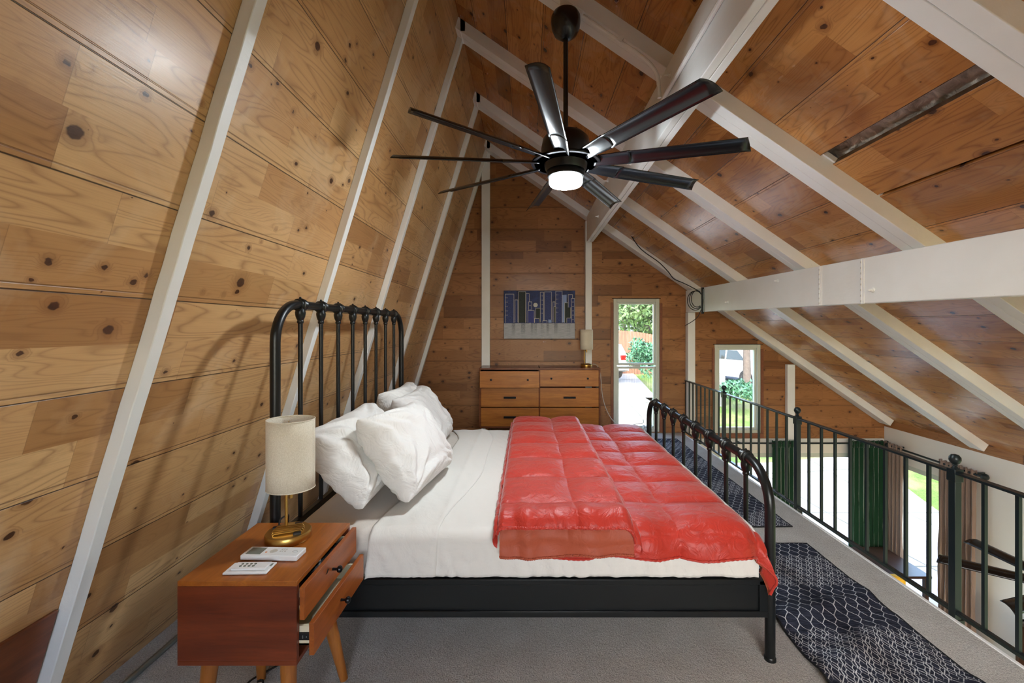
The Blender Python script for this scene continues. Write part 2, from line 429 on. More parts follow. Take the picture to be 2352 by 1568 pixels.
def cat_rom(pts, n=8):
    pts = [Vector(p) for p in pts]; out = []
    for i in range(len(pts)-1):
        p0 = pts[max(i-1, 0)]; p1 = pts[i]; p2 = pts[i+1]; p3 = pts[min(i+2, len(pts)-1)]
        for k in range(n):
            t = k/n
            out.append(.5*((2*p1)+(-p0+p2)*t+(2*p0-5*p1+4*p2-p3)*t*t+(-p0+3*p1-3*p2+p3)*t**3))
    out.append(pts[-1]); return out

# ------------------------------------------------------------------ room constants
YB, YF = -2.2, 5.80           # back and far wall
LX = lambda z: -1.69+.302*z   # left leaning wall
LF = -2.55                    # ground floor level
SL = .688; SLEN = math.hypot(1, SL)
DZ = lambda X: CAMH+2.077-SL*X          # roof deck underside
APX, APZ = -.527, 3.85
XR = 4.75                     # right outer wall
XE = 2.05                     # loft edge
U0 = Vector((0, 1, 0))

# floor of the loft
b = MB(); b.box(-1.95, XE-.008, YB, YF, -.22, 0); b.build('floor', 'carpet', smooth=0)['kind'] = 'structure'
b = MB(); b.box(XE-.008, XE+.010, YB, YF-.002, -.24, .004); b.build('trim_1', 'paint', smooth=0, bev=.003)['kind'] = 'structure'
b = MB(); b.box(-1.9, XR+.1, YB, YF+.1, LF-.1, LF); b.build('floor_2', 'lower_floor', smooth=0)['kind'] = 'structure'

# left wall, with the biggest knots where the photograph has them
def left_from_px(x, y):
    # ray from the eye to the leaning wall
    dx, dz = (x-1212)/1000, (750-y)/1000
    Y = -1.264/(dx-.302*dz)
    return Y, dz*Y+CAMH
knots = []
for x, y, r in [(172,303,.027),(730,106,.026),(553,648,.030),(124,702,.018),(112,600,.015),(240,615,.013),(335,632,.014),
                (487,490,.018),(250,757,.022),(155,143,.014),(335,217,.013),(462,237,.010),(575,150,.013),(638,192,.013),(674,257,.012),
                (722,222,.011),(761,415,.022),(704,523,.014),(634,526,.009),(600,555,.008),(466,671,.010),(514,676,.010),
                (46,811,.012),(858,125,.014),(820,100,.012),(868,390,.012),(896,346,.014),(811,591,.012),(913,646,.014),
                (380,855,.013),(524,1075,.012),(564,1098,.013),(520,888,.008),(548,965,.008),(305,1064,.010),(262,1395,.024),
                (220,1500,.018),(255,1437,.010),(886,444,.012),(725,313,.009),(802,415,.02),(1000,250,.02),(980,300,.015)]:
    Y, z = left_from_px(x, y); knots.append((Y, z/1.0*1.0446, r*.7))
def panel(name, mat, org, du, dv, lu, lv, step, knots=(), th=.05, flip=False, hole=None, vshift=None):
    nu, nv = max(1, int(lu/step)), max(1, int(lv/step))
    org, du, dv = Vector(org), Vector(du), Vector(dv)
    mb = MB()
    u0 = du.dot(org)
    mb.grid(lambda a, c: org+du*(a*lu)+dv*(c*lv), nu, nv, uvf=lambda a, c: (u0+a*lu, c*lv), skip=hole)
    if flip: mb.f = [f[::-1] for f in mb.f]; mb.uv = [q[::-1] for q in mb.uv]
    if vshift: mb.uv = [[vshift(q) for q in u] for u in mb.uv]
    o = mb.build(name, mat, smooth=0, solid=th)
    if knots:
        a = o.data.attributes.new('knot', 'FLOAT', 'POINT'); val = [0.]*len(mb.v)
        for i in range(nu+1):
            U = u0+i*lu/nu
            for j in range(nv+1):
                V = j*lv/nv; best = 0.
                for (ku, kv_, r) in knots:
                    du_, dv_ = (U-ku), (V-kv_)
                    if abs(du_) < .11 and abs(dv_) < .11:
                        d = math.hypot(du_*.85, dv_)/r; best = max(best, 1-d/3.2)
                val[i*(nv+1)+j] = max(0., best)
        a.data.foreach_set('value', val)
    return o
lv = Vector((.302, 0, 1)).normalized()
o = panel('wall_left', 'pine_left', (LX(0), YB, 0), (0, 1, 0), lv, YF-YB, APZ*1.0446+.02, .0125, knots, th=.06, flip=False)
o['kind'] = 'structure'
o = panel('wall_left_lower', 'drywall', (LX(0)-.0, YB, LF), (0, 1, 0), (0, 0, 1), YF-YB, -LF-.22, 1.0, th=.06); o.name = 'wall_left_2'; o['kind'] = 'structure'

# roof deck (ceiling), with the open strip between two boards over the near right bay
dv = Vector((1, 0, -SL)).normalized()
GV0, GV1 = 2.606, 2.688
LV = (XR-APX)*SLEN
RY = [(.28, .43), (1.33, 1.48), (2.38, 2.53), (3.38, 3.53), (4.45, 4.60), (5.60, 5.78)]     # rafters
mb = MB()
def deck_piece(y0, y1, v0, v1, sh=0.):
    nu = max(1, int((y1-y0)/.4)); org = Vector((APX, 0, APZ))
    mb.grid(lambda a, c: org+U0*(y0+a*(y1-y0))+dv*(v0+c*(v1-v0)), nu, 1, uvf=lambda a, c: (y0+a*(y1-y0), v0+c*(v1-v0)-sh))
deck_piece(YB, 1.43, -.02, LV+.25); deck_piece(2.46, YF+.02, -.02, LV+.25)
deck_piece(1.43, 2.46, -.02, GV0); deck_piece(1.43, 2.46, GV1, 2.984, .082); deck_piece(1.43, 2.46, 3.000, LV+.25, .082)
o = mb.build('ceiling', 'pine_deck', smooth=0, solid=.035, soff=1)
o['kind'] = 'structure'
b = MB(); org = Vector((APX, 0, APZ+.16))
b.quad(org+U0*YB-dv*.4, org+U0*(YF+.1)-dv*.4, org+U0*(YF+.1)+dv*(LV+.5), org+U0*YB+dv*(LV+.5))
b.build('ceiling_2', 'dark_gap', smooth=0, solid=.03)['kind'] = 'structure'
# insulation in the open strip
b = MB(); nd = Vector((SL, 0, 1)).normalized()
b.grid(lambda a, c: Vector((APX, 0, APZ))+U0*(1.44+a*1.0)+dv*(GV0-.06+c*.22)+nd*(.030+.016*fbm((a*9, c*3, 2))+.012*abs(math.sin(a*26+3*fbm((a*5, c*2, 7))))), 90, 20)
tag(b.build('insulation', 'foil', smooth=60), 'crumpled dark foil-faced insulation in the open gap between ceiling boards', 'insulation')
# edge of the dropped board beside the gap
# dark joint along the apex
b = MB(); b.tube([(APX+.012, YB, APZ-.012), (APX+.012, YF, APZ-.012)], .013, 6); b.build('trim_2', 'dark_gap')['kind'] = 'structure'

# far wall : boxes around the two loft windows, painted band and big lower glazing
def boxwall(name, mat, xs, zs, holes, y0, y1, uvs=True):
    mb = MB()
    for i in range(len(xs)-1):
        for j in range(len(zs)-1):
            cx, cz = (xs[i]+xs[i+1])/2, (zs[j]+zs[j+1])/2
            if any(h[0] < cx < h[1] and h[2] < cz < h[3] for h in holes): continue
            if cx < LX(max(zs[j+1], 0))-.05 and cz > 0: continue
            x0, x1, z0, z1 = xs[i], xs[i+1], zs[j], zs[j+1]
            vs = [(x, y, z) for z in (z0, z1) for y in (y0, y1) for x in (x0, x1)]
            mb.add(vs, [(0,2,3,1),(4,5,7,6),(0,1,5,4),(2,6,7,3),(0,4,6,2),(1,3,7,5)], 0, [(v[0]+v[1], v[2]-.01*v[1]) for v in vs])
    o = mb.build(name, mat, smooth=0); o['kind'] = 'structure'; return o
W1 = (P(1409, 0, YF).x, P(1514, 0, YF).x, P(0, 991, YF).z, P(0, 686, YF).z)
W2 = (P(1641, 0, YF).x, P(1746, 0, YF).x, P(0, 994, YF).z, P(0, 791, YF).z)
zt = -.085
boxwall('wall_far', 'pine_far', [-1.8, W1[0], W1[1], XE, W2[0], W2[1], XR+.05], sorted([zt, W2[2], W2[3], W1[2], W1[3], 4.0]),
        [W1, W2], YF, YF+.14)
W3 = (P(1600, 0, YF).x, P(2026, 0, YF).x, LF+.02, P(0, 1040, YF).z)
boxwall('wall_far_2', 'drywall', [-1.8, W3[0], W3[1], XR+.05], [LF, LF+.02, W3[3], zt], [W3], YF, YF+.14)
b = MB(); b.box(XE+.0, XR-.02, YF-.018, YF-.001, P(0, 1019, YF).z, P(0, 1006, YF).z); b.build('trim_3', 'paint', smooth=0, bev=.003)['kind'] = 'structure'

# right outer wall
W4 = (4.62, 5.62, LF+.02, -.32)     # y0,y1,z0,z1
W7 = (-1.6, 3.0, LF+.02, -.12)  # unseen opening, added so daylight brightens the railing, deck and beams
mb = MB()
ys = [YB, W7[0], W7[1], W4[0], W4[1], YF]; zs = [LF, W4[2], W4[3], W7[3], .088]
for i in range(5):
    for j in range(4):
        cy, cz = (ys[i]+ys[i+1])/2, (zs[j]+zs[j+1])/2
        if W4[0] < cy < W4[1] and W4[2] < cz < W4[3]: continue
        if W7[0] < cy < W7[1] and W7[2] < cz < W7[3]: continue
        mb.box(XR, XR+.14, ys[i], ys[i+1], zs[j], zs[j+1])
mb.build('wall_right', 'drywall', smooth=0)['kind'] = 'structure'
mb = MB()
vs = [(XR-.004, YB, .088), (XR-.004, YF, .088), (XR-.004, YF, .24), (XR-.004, YB, .24)]
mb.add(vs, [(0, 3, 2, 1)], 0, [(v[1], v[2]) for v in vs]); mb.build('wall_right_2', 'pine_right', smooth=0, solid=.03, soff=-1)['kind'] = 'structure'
# back end of the house, with unseen openings above and below added to let in fill light
WB = (-.5, 1.5, .9, 2.2)
WB2 = (2.3, 4.6, -2.4, .2)
mb = MB(); xs = [-1.9, WB[0], WB[1], WB2[0], WB2[1], XR+.1]; zs = [LF, WB2[2], WB2[3], WB[2], WB[3], 4.0]
for i in range(5):
    for j in range(5):
        if (i == 1 and j == 3) or (i == 3 and j == 1): continue
        x0, x1, z0, z1 = xs[i], xs[i+1], zs[j], zs[j+1]
        vs = [(x, y, z) for z in (z0, z1) for y in (YB-.1, YB) for x in (x0, x1)]
        mb.add(vs, [(0,2,3,1),(4,5,7,6),(0,1,5,4),(2,6,7,3),(0,4,6,2),(1,3,7,5)], 0, [(v[0], v[2]) for v in vs])
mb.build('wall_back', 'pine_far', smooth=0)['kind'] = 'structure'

# ------------------------------------------------------------------ battens, rafters, beams (painted timber)
tn = [10]
def timber(mb, mat='paint', bev=.004, label=None):
    tn[0] += 1
    o = mb.build('trim_%d' % tn[0], mat, smooth=30, bev=bev); o['kind'] = 'structure'
    if label: o['label'] = label
    return o
nl = Vector((1, 0, -.302)).normalized()
for i, yb in enumerate([.40, 1.455, 2.53, 3.505, 4.60, 5.745]):
    hw = .024 if i < 5 else .03
    zt_ = APZ-.03
    a0 = Vector((LX(0), yb, 0)); a1 = Vector((LX(zt_), yb, zt_))
    n = 40; mb = MB(); vs = []; 
    for k in range(n+1):
        p = a0.lerp(a1, k/n); w = .003*fbm((k*.6, yb, 0))
        th = .045
        for (dy, dn) in ((-hw+w, 0), (-hw+w, th), (hw+w*.5, th), (hw+w*.5, 0)): vs.append(p+U0*dy+nl*dn)
    fs = [(4*k+j, 4*k+(j+1) % 4, 4*k+4+(j+1) % 4, 4*k+4+j) for k in range(n) for j in range(4)]+[(3, 2, 1, 0), (4*n, 4*n+1, 4*n+2, 4*n+3)]
    mb.add(vs, [f[::-1] for f in fs]); timber(mb, bev=.003, label='white painted batten on the leaning plank wall')
for i, (y0, y1) in enumerate(RY):
    mb = MB(); ym = (y0+y1)/2
    L_ = LV-.02; vd = .143*1/SLEN            # perpendicular depth
    o0 = Vector((APX, 0, APZ))
    ndn = -nd
    def bar(ya, yb_, d0, d1, v0=-.01, v1=L_):
        a = o0+dv*v0+ndn*d0; c = o0+dv*v1+ndn*d0
        cc = (a+c)/2+ndn*(d1-d0)/2+U0*((ya+yb_)/2)
        mb.obox(cc, dv*((v1-v0)/2), U0*((yb_-ya)/2), ndn*((d1-d0)/2))
    bar(y0, ym-.002, .0, vd); bar(ym+.002, y1, 0, vd-.002); bar(ym-.004, ym+.004, 0, vd-.008)
    bar(y0-.012, y0, 0, .028)                # moulding strip along the deck
    timber(mb, bev=.003, label='white painted rafter under the plank ceiling')
    # gusset at the wall
    mb = MB(); pz = APZ-.10
    mb.box(LX(pz)+.03, LX(pz)+.075, y0, y1, pz-.05, pz+.06)
    if i > 0: timber(mb, label='small white painted gusset block at the rafter foot')
# ridge beam and its post
BX0, BX1 = .757, .841; bz0, bz1 = CAMH+1.087, CAMH+1.413
mb = MB(); mb.box(BX0, (BX0+BX1)/2-.0015, -2.15, 5.585, bz0, bz1); mb.box((BX0+BX1)/2+.0015, BX1, -2.15, 5.585, bz0+.002, bz1); mb.box(BX0+.02, BX1-.02, -2.15, 5.58, bz0+.012, bz1-.01)
timber(mb, label='long white painted double ridge beam')
mb = MB(); mb.box(BX0, BX1, 5.70, YF-.002, 0.0, bz0+.30); timber(mb, label='white painted post behind the dresser lamp')
mb = MB(); mb.box(P(1107, 0, YF).x, P(1126, 0, YF).x, 5.74, YF-.002, 0.0, 3.70); timber(mb, label='white painted post left of the painting')
# side beam over the railing
mb = MB()
def sb(y, d): return Vector((2.10, y, CAMH+d))
n = 12; vs = []
for k in range(n+1):
    y = YB+.05+(YF-.01-YB-.05)*k/n; t_ = (y-1.842)/(5.79-1.842)
    zb_, zt2 = .1328+(.190-.1328)*t_, .416+(.478-.416)*t_
    vs += [(2.10, y, CAMH+zb_), (2.10, y, CAMH+zt2), (2.19, y, CAMH+zt2), (2.19, y, CAMH+zb_)]
fs = [(4*k+j, 4*k+(j+1) % 4, 4*k+4+(j+1) % 4, 4*k+4+j) for k in range(n) for j in range(4)]+[(3, 2, 1, 0), (4*n, 4*n+1, 4*n+2, 4*n+3)]
mb.add(vs, fs); timber(mb, label='long white painted side beam above the railing')
mb = MB(); mb.box(2.10, 2.195, 5.70, YF-.002, -.0, CAMH+.186); timber(mb, label='white painted post under the far end of the side beam')
x0 = P(1808, 0, YF-.05).x; mb = MB(); mb.box(x0, x0+.10, YF-.06, YF-.002, -.08, DZ(x0+.1)-.15); timber(mb, label='short white painted post right of the small window')
# end of the dark replaced plank at the lower left
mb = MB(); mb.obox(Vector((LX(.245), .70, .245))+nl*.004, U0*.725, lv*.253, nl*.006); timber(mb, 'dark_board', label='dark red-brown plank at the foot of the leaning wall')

# ------------------------------------------------------------------ windows
def make_window(name, x0, x1, z0, z1, Y, label, mid=None, rail_left=True):
    r = thing(name, ((x0+x1)/2, Y, z0), label, 'window'); r['kind'] = 'structure'
    fw = .045; fr = MB()
    for (a0, a1, c0, c1) in ((x0, x0+fw, z0, z1), (x1-fw, x1, z0, z1), (x0+fw, x1-fw, z0, z0+fw), (x0+fw, x1-fw, z1-fw, z1)):
        fr.box(a0, a1, Y-.012, Y+.075, c0, c1)
    fr.build('frame', 'vinyl', r, smooth=0, bev=.004)
    segs = [(z0+fw, z1-fw)] if mid is None else [(z0+fw, mid-.01), (mid+.01, z1-fw)]
    for (c0, c1) in segs:
        s_ = MB(); w = .028
        a0, a1 = x0+fw, x1-fw
        for (p0, p1, q0, q1) in ((a0, a0+w, c0, c1), (a1-w, a1, c0, c1), (a0+w, a1-w, c0, c0+w), (a0+w, a1-w, c1-w, c1)):
            s_.box(p0, p1, Y+.012, Y+.055, q0, q1)
        so = s_.build('sash', 'vinyl', r, smooth=0, bev=.003)
        g = MB(); g.quad((a0+w-.004, Y+.035, c0+w-.004), (a1-w+.004, Y+.035, c0+w-.004), (a1-w+.004, Y+.035, c1-w+.004), (a0+w-.004, Y+.035, c1-w+.004))
        g.build('pane', 'glass', so, smooth=0)
    if mid is not None:
        l_ = MB(); l_.box((x0+x1)/2-.05, (x0+x1)/2+.05, Y-.004, Y+.014, mid-.008, mid+.012); l_.tube([((x0+x1)/2-.02, Y-.006, mid+.014), ((x0+x1)/2+.03, Y-.012, mid+.02)], .006, 8)
        l_.build('latch', 'vinyl', r, bev=.002)
    j = MB()      # stained jamb boards round the frame
    j.box(x0-.035, x0-.002, Y-.014, Y-.001, z0-.0, z1-.05); j.box(x1+.004, x1+.04, Y-.014, Y-.001, z0, z1-.06)
    j.build('jamb', 'jamb', r, smooth=0, bev=.002)
    return r
make_window('window_1', *W1, YF, 'tall narrow two-pane window with pale green-white frame beside the dresser', mid=P(0, 840, YF).z)
make_window('window_2', *W2, YF, 'smaller single-pane window behind the railing', mid=None)
w2 = MB(); w2.box(W2[0]-.04, W2[1]+.04, YF-.016, YF-.001, zt+.02, W2[2]-.003); w2.build('trim_4', 'jamb', smooth=0)['kind'] = 'structure'
w2 = MB(); w2.box(W1[0]-.02, W1[1]+.02, YF-.004, YF-.001, W1[3], W1[3]+.008); w2.box(W2[0]-.02, W2[1]+.04, YF-.004, YF-.001, W2[3], W2[3]+.008); w2.build('trim_5', 'dark_gap', smooth=0)['kind'] = 'structure'
def big_glazing(name, x0, x1, z0, z1, Y, label, axis='x', muls=()):
    r = thing(name, ((x0+x1)/2, Y, z0) if axis == 'x' else (Y, (x0+x1)/2, z0), label, 'window'); r['kind'] = 'structure'
    def bx(m, a0, a1, d0, d1, c0, c1):
        if axis == 'x': m.box(a0, a1, Y+d0, Y+d1, c0, c1)
        else: m.box(Y+d0, Y+d1, a0, a1, c0, c1)
    fr = MB(); w = .06
    for q in ((x0, x0+w, z0, z1), (x1-w, x1, z0, z1), (x0+w, x1-w, z0, z0+w), (x0+w, x1-w, z1-w, z1)):
        bx(fr, q[0], q[1], -.01, .09, q[2], q[3])
    for m_ in muls: bx(fr, m_-.03, m_+.03, 0, .08, z0+w, z1-w)
    fr.build('frame', 'vinyl', r, smooth=0, bev=.004)
    g = MB()
    if axis == 'x': g.quad((x0+w, Y+.04, z0+w), (x1-w, Y+.04, z0+w), (x1-w, Y+.04, z1-w), (x0+w, Y+.04, z1-w))
    else: g.quad((Y+.04, x0+w, z0+w), (Y+.04, x1-w, z0+w), (Y+.04, x1-w, z1-w), (Y+.04, x0+w, z1-w))
    g.build('pane', 'glass', r, smooth=0); return r
big_glazing('window_3', *W3, YF+.02, 'wide glazed door below the loft between the green curtains', muls=())
big_glazing('window_4', *W4, XR+.02, 'glazed door in the right wall between taupe curtains', axis='y')
big_glazing('fill_window_6', *WB2, YB-.06, 'unseen glazing added at the near end of the room below for fill light')
big_glazing('fill_window_7', *W7, XR+.02, 'unseen wide glazing added in the right wall to brighten the railing and beams', axis='y', muls=(.0, 1.5))
big_glazing('fill_window_5', *WB, YB-.06, 'unseen window added at the near end of the loft for fill light', muls=(.5,))

# ------------------------------------------------------------------ bed
HX, FX = -1.07, 1.027; Y1, Y2 = 1.845, 3.685
bed = thing('bed_frame', (0, 2.765, 0), 'black tubular metal bed frame with arched spindle headboard and low footboard', 'bed')
def board(X, ztop, name, lowz):
    r = .0205; ra = .17
    pts = [(X, Y1, .0), (X, Y1, ztop-ra)]
    pts += [(X, Y1+ra-ra*math.cos(a), ztop-ra+ra*math.sin(a)) for a in [PI/2*k/10 for k in range(1, 11)]]
    pts += [(X, Y2-ra+ra*math.sin(a), ztop-ra+ra*math.cos(a)) for a in [PI/2*k/10 for k in range(0, 11)]]
    pts += [(X, Y2, .0)]
    mb = MB(); mb.tube(pts, r, 20)
    mb.box(X-.011, X+.011, Y1+.015, Y2-.015, lowz-.04, lowz); mb.box(X-.014, X+.014, Y1+.01, Y2-.01, .19, .225)
    for yy in (Y1, Y2): mb.lathe([(.0235, 0), (.0235, .012), (.021, .016)], (X, yy, 0), n=20)
    hb = mb.build(name, 'black_metal', bed)
    for k in range(1, 9):
        y = Y1+(Y2-Y1)*k/9
        s_ = MB(); s_.tube([(X, y, lowz-.01), (X, y, ztop-.06)], .0108, 12); s_.build('spindle', 'black_metal', hb)
        c_ = MB(); c_.lathe([(.021, -.026), (.0265, -.025), (.029, -.021), (.0265, -.016), (.0245, -.012), (.0245, -.008), (.030, -.006), (.0325, 0), (.030, .006), (.0245, .008), (.0245, .012), (.0265, .016), (.029, .021), (.0265, .025), (.021, .026)], (X, y, ztop), (0, 1, 0), 20)
        c_.lathe([(.0108, -.088), (.0145, -.084), (.0155, -.078), (.0135, -.072), (.0165, -.066), (.0205, -.055), (.0225, -.045), (.0235, -.036), (.0215, -.028), (.02, -.015)], (X, y, ztop), n=18)
        c_.ball((X, y, ztop+.033), .006, 8)
        c_.build('collar', 'black_metal', hb)
    return hb
board(HX, 1.512, 'headboard', .52); board(FX, .80, 'footboard', .30)
for (yy, s) in ((Y1, -1), (Y2, 1)):
    mb = MB()
    mb.box(HX+.01, FX-.01, yy-.012, yy+.012, .322, .346); mb.box(HX+.01, FX-.01, yy-.013, yy+.013, .186, .212); mb.box(HX+.01, FX-.01, yy-.003, yy+.003, .205, .33)
    mb.box(HX+.012, HX+.05, yy-.012, yy+.012, .19, .34); mb.box(FX-.05, FX-.012, yy-.012, yy+.012, .19, .34)
    mb.build('side_rail', 'black_metal', bed, bev=.002)
mb = MB()
for k in range(12):
    x = HX+.12+k*(FX-HX-.24)/11; mb.box(x-.03, x+.03, Y1+.016, Y2-.016, .315, .333)
mb.build('slats', 'black_metal', bed)

# mattress + sheets
def soft_box(x0, x1, y0, y1, z0, z1, r, nx, ny, wob, seed, mi=0, openb=True):
    """top surface rolled over its four edges down to z0; returns MB"""
    h = z1-z0; Lx = (x1-x0)+2*h; Ly = (y1-y0)+2*h
    def prof(t, a, c):       # t in 0..L -> position, drop
        L = (c-a)+2*h
        t = t*L
        if t < h: return a, h-t, 0
        if t > L-h: return c, h-(L-t), 1
        return a+(t-h), 0, .5
    def fn(u, v):
        x, dx, ex = prof(u, x0, x1); y, dy, ey = prof(v, y0, y1)
        d = max(dx, dy) if (dx > 0 and dy > 0) else dx+dy
        z = z1-d
        ed = min(x-x0, x1-x, y-y0, y1-y) if d == 0 else 0
        if d == 0 and ed < r: z -= r-math.sqrt(max(0, r*r-(r-ed)**2))
        inset = 0
        if 0 < d < r: inset = 0
        p = Vector((x, y, min(z, z1)))
        if d > 0:
            z = z1-r-(d)*(h-r)/h; p.z = z
        w = wob*fbm((p.x*3.1+seed, p.y*3.1, p.z*5), 4)
        if d > 0:
            w2 = wob*1.2*fbm((x*7+seed, y*7, z*2.2), 4)
            if dy > 0: p.y += (w2 if ey == 1 else -w2)-(0 if ey == 1 else .0)
            if dx > 0: p.x += w2 if ex == 1 else -w2
            p.z += w*.2
        else: p.z += w*.6
        return p
    mb = MB(); mb.grid(fn, nx, ny, mi); return mb
mat_ = thing('mattress', (0, 2.765, .335), 'thick mattress under a cream fitted sheet on the black bed frame', 'mattress')
mb = MB(); mb.box(HX+.045, .955, Y1+.03, Y2-.03, .335, .50); mb.build('core', 'sheet_fitted', mat_, bev=.03)
mb = soft_box(HX+.035, .962, Y1+.018, Y2-.018, .352, .535, .045, 150, 130, .007, 2)
mb.build('fitted_sheet', 'sheet_fitted', mat_, smooth=80)

# flat sheet over the mattress: from X=-.70 to the foot, folded hem band near the pillows
SHX0 = P(843, 0, 1.84).x
def sheet_top(x, y):
    return .5415+.004*fbm((x*2.5, y*2.5, 3), 3)+.005*math.exp(-((x-SHX0-.30)/.012)**2)
def flat_fn(u, v):
    # v: 0 near hem hanging -> 1 far ; arc length in Y
    drop = .172; Ly = (Y2-Y1)-.02+2*drop; t_ = v*Ly; yn = Y1+.008; yf = Y2-.008
    edge = SHX0+.035*(1-abs(2*v-1))*sst(0, .2, v)+.015*math.sin(v*9)
    edge += .13*sst(.12, .45, v)*(1-sst(.75, 1, v))*1.0
    x = edge+u*(.975-edge)
    rr = .05
    if t_ < drop: y = yn; z = .5415-rr*.6-(drop-t_)*.92
    elif t_ > Ly-drop: y = yf; z = .5415-rr*.6-(t_-(Ly-drop))*.92
    else:
        y = yn+(t_-drop); z = sheet_top(x, y)
        ed = min(y-yn, yf-y)
        if ed < rr: z -= (rr-math.sqrt(max(0, rr*rr-(rr-ed)**2)))*.6
    if t_ < drop or t_ > Ly-drop:
        s_ = -1 if t_ < drop else 1; dd = (drop-t_) if t_ < drop else t_-(Ly-drop)
        a = sst(0, .12, dd)
        fold = .022*fbm((x*5.5+1.7*z, z*1.5, 4), 4)*a+.007*math.sin(x*26+5*fbm((x*2, z*3, 1))+z*9)*a*(1-.7*sst(-.5, .2, x))
        y += s_*(.006+abs(fold)*.9)
        y += s_*.004*math.exp(-((x-(SHX0+.32))/.008)**2)
    else:
        z += .004*fbm((x*6+3*y, y*1.2, 9), 3)
        near = 1-sst(0, .25, y-yn)
        z += near*.008*fbm((x*9, y*2, 12), 3)
    if u == 0: z -= .003
    return Vector((x, y, z))
mb = MB(); mb.grid(flat_fn, 170, 170)
fs_ = mb.build('flat_sheet', 'sheet', smooth=80, solid=.003, soff=1)
tag(fs_, 'smooth white flat sheet draped over the bed with hanging near side', 'bed sheet')
# turned-back hem band of the sheet (raised second layer)
def hem_fn(u, v):
    p = flat_fn(0, v); q = flat_fn(.001, v)
    uu = u*.175
    p = flat_fn(uu, v)
    off = .0055*(1-sst(.92, 1., u)*.7)
    if .09 < v < .91: p.z += off+.002
    else: p.y += -off if v < .5 else off
    p.x -= .006*(1-u)
    return p
mb = MB(); mb.grid(hem_fn, 26, 170)
mb.build('hem_band', 'sheet', fs_, smooth=80, solid=.003, soff=1)

# ---- comforter
qroot = thing('comforter', (.45, 2.765, .55), 'coral red quilted comforter folded back across the foot of the bed', 'comforter')
def edge_roll(t_, L, drop, r):
    """arc-length param from hem: returns (horizontal offset from edge inward, height below top)"""
    d = t_
    return d
def quilt_fn(xa, xb, ytop_n, hang_n, hang_f, z0, puff, sx0, dsx, sy0, dsy, seed, footdrop=False, amp=1.0, hemwave=.0, r=.07, wr=1.0):
    Lx = xb-xa
    def fn(u, v):
        # across Y
        Ly_top = (Y2-.0)-(ytop_n)
        tot = hang_n+Ly_top+hang_f
        s = v*tot
        hw = hemwave*fbm((u*Lx*3.5+seed, 3, 1), 2)
        if s < hang_n:
            d = hang_n-s; ang = min(1., d/(r*PI/2))
            y = ytop_n-r*math.sin(ang*PI/2); dz = r*(1-math.cos(ang*PI/2))+max(0, d-r*PI/2)*(1+hw*7)
            y -= .0*d
            ny, nz = -math.sin(ang*PI/2), math.cos(ang*PI/2)
        elif s > hang_n+Ly_top:
            d = s-hang_n-Ly_top; ang = min(1., d/(r*PI/2))
            y = Y2-.03+r*math.sin(ang*PI/2)*.7; dz = r*(1-math.cos(ang*PI/2))+max(0, d-r*PI/2)
            ny, nz = math.sin(ang*PI/2), math.cos(ang*PI/2)
        else:
            y = ytop_n+(s-hang_n); dz = 0; ny, nz = 0, 1
            y = min(y, Y2-.03+.03*(s-hang_n)/Ly_top)
        x = xa+u*Lx; fx = 0; nx_ = 0
        if footdrop:
            x1 = .90; rr = .085
            if x > x1:
                d = x-x1; ang = min(1., d/(rr*PI/2)); x = x1+rr*math.sin(ang*PI/2)
                fx = rr*(1-math.cos(ang*PI/2))+max(0, d-rr*PI/2); nx_ = math.sin(ang*PI/2); nz *= math.cos(ang*PI/2)
        # puffs between the stitch lines, in arc coordinates
        X_ = xa+u*Lx; Y_ = ytop_n-hang_n+s
        wb = .012*fbm((X_*3+seed, Y_*3, 2), 2)
        a = abs(math.sin(PI*(X_+wb-sx0)/dsx)); c = abs(math.sin(PI*(Y_+wb-sy0)/dsy))
        pf = (a**.45)*(c**.5)
        h = puff*pf
        # radiating wrinkles near the stitches
        h += wr*.0028*fbm((X_*5+seed, Y_*24, 1), 2)*(1-c)**.5+wr*.0022*fbm((X_*20, Y_*5+seed, 4), 2)*(1-a)**.5
        h += wr*.0030*fbm((X_*3+2*Y_+seed, Y_*8-3*X_, 6), 2)
        # bigger folds on hanging near part
        if s < hang_n+.16:
            q_ = sst(0, 1, 1-(s/(hang_n+.16)))
            h += amp*q_*(.014*fbm((X_*5.5, Y_*3, 8), 2)+.009*math.sin(X_*24+5*fbm((X_*2, 1, 3), 2)+8*Y_))
        p = Vector((x+nx_*h, y+ny*h, z0-dz-fx+nz*h))
        return p
    return fn
ztq = .560
f1 = quilt_fn(-.08, 1.10, 1.875, .140, .05, ztq, .030, .63, .345, 2.09, .281, 3.0, True, 1.1, .06)
mb = MB(); mb.grid(f1, 230, 300)
qb = mb.build('quilt_body', ['quilt'], qroot, smooth=80)
# stitched hem roll along the near edge, and lining under it
def hem_line(fn, us, v, off=(0, 0, 0), r=.006, steps=200):
    return [fn(us[0]+(us[1]-us[0])*k/steps, v)+Vector(off)+Vector((0, .001*math.sin(k*1.3), .0012*math.sin(k*1.9))) for k in range(steps+1)]
mb = MB(); mb.tube(hem_line(f1, (0, 1), 0), .0055, 8); mb.build('hem', 'quilt', qb)
mb = MB(); mb.grid(lambda u, v: f1(u, v*.12)+Vector((0, .016, -.004-.010*(1-v))), 150, 24); mb.build('lining', 'quilt_lining', qroot, smooth=80)
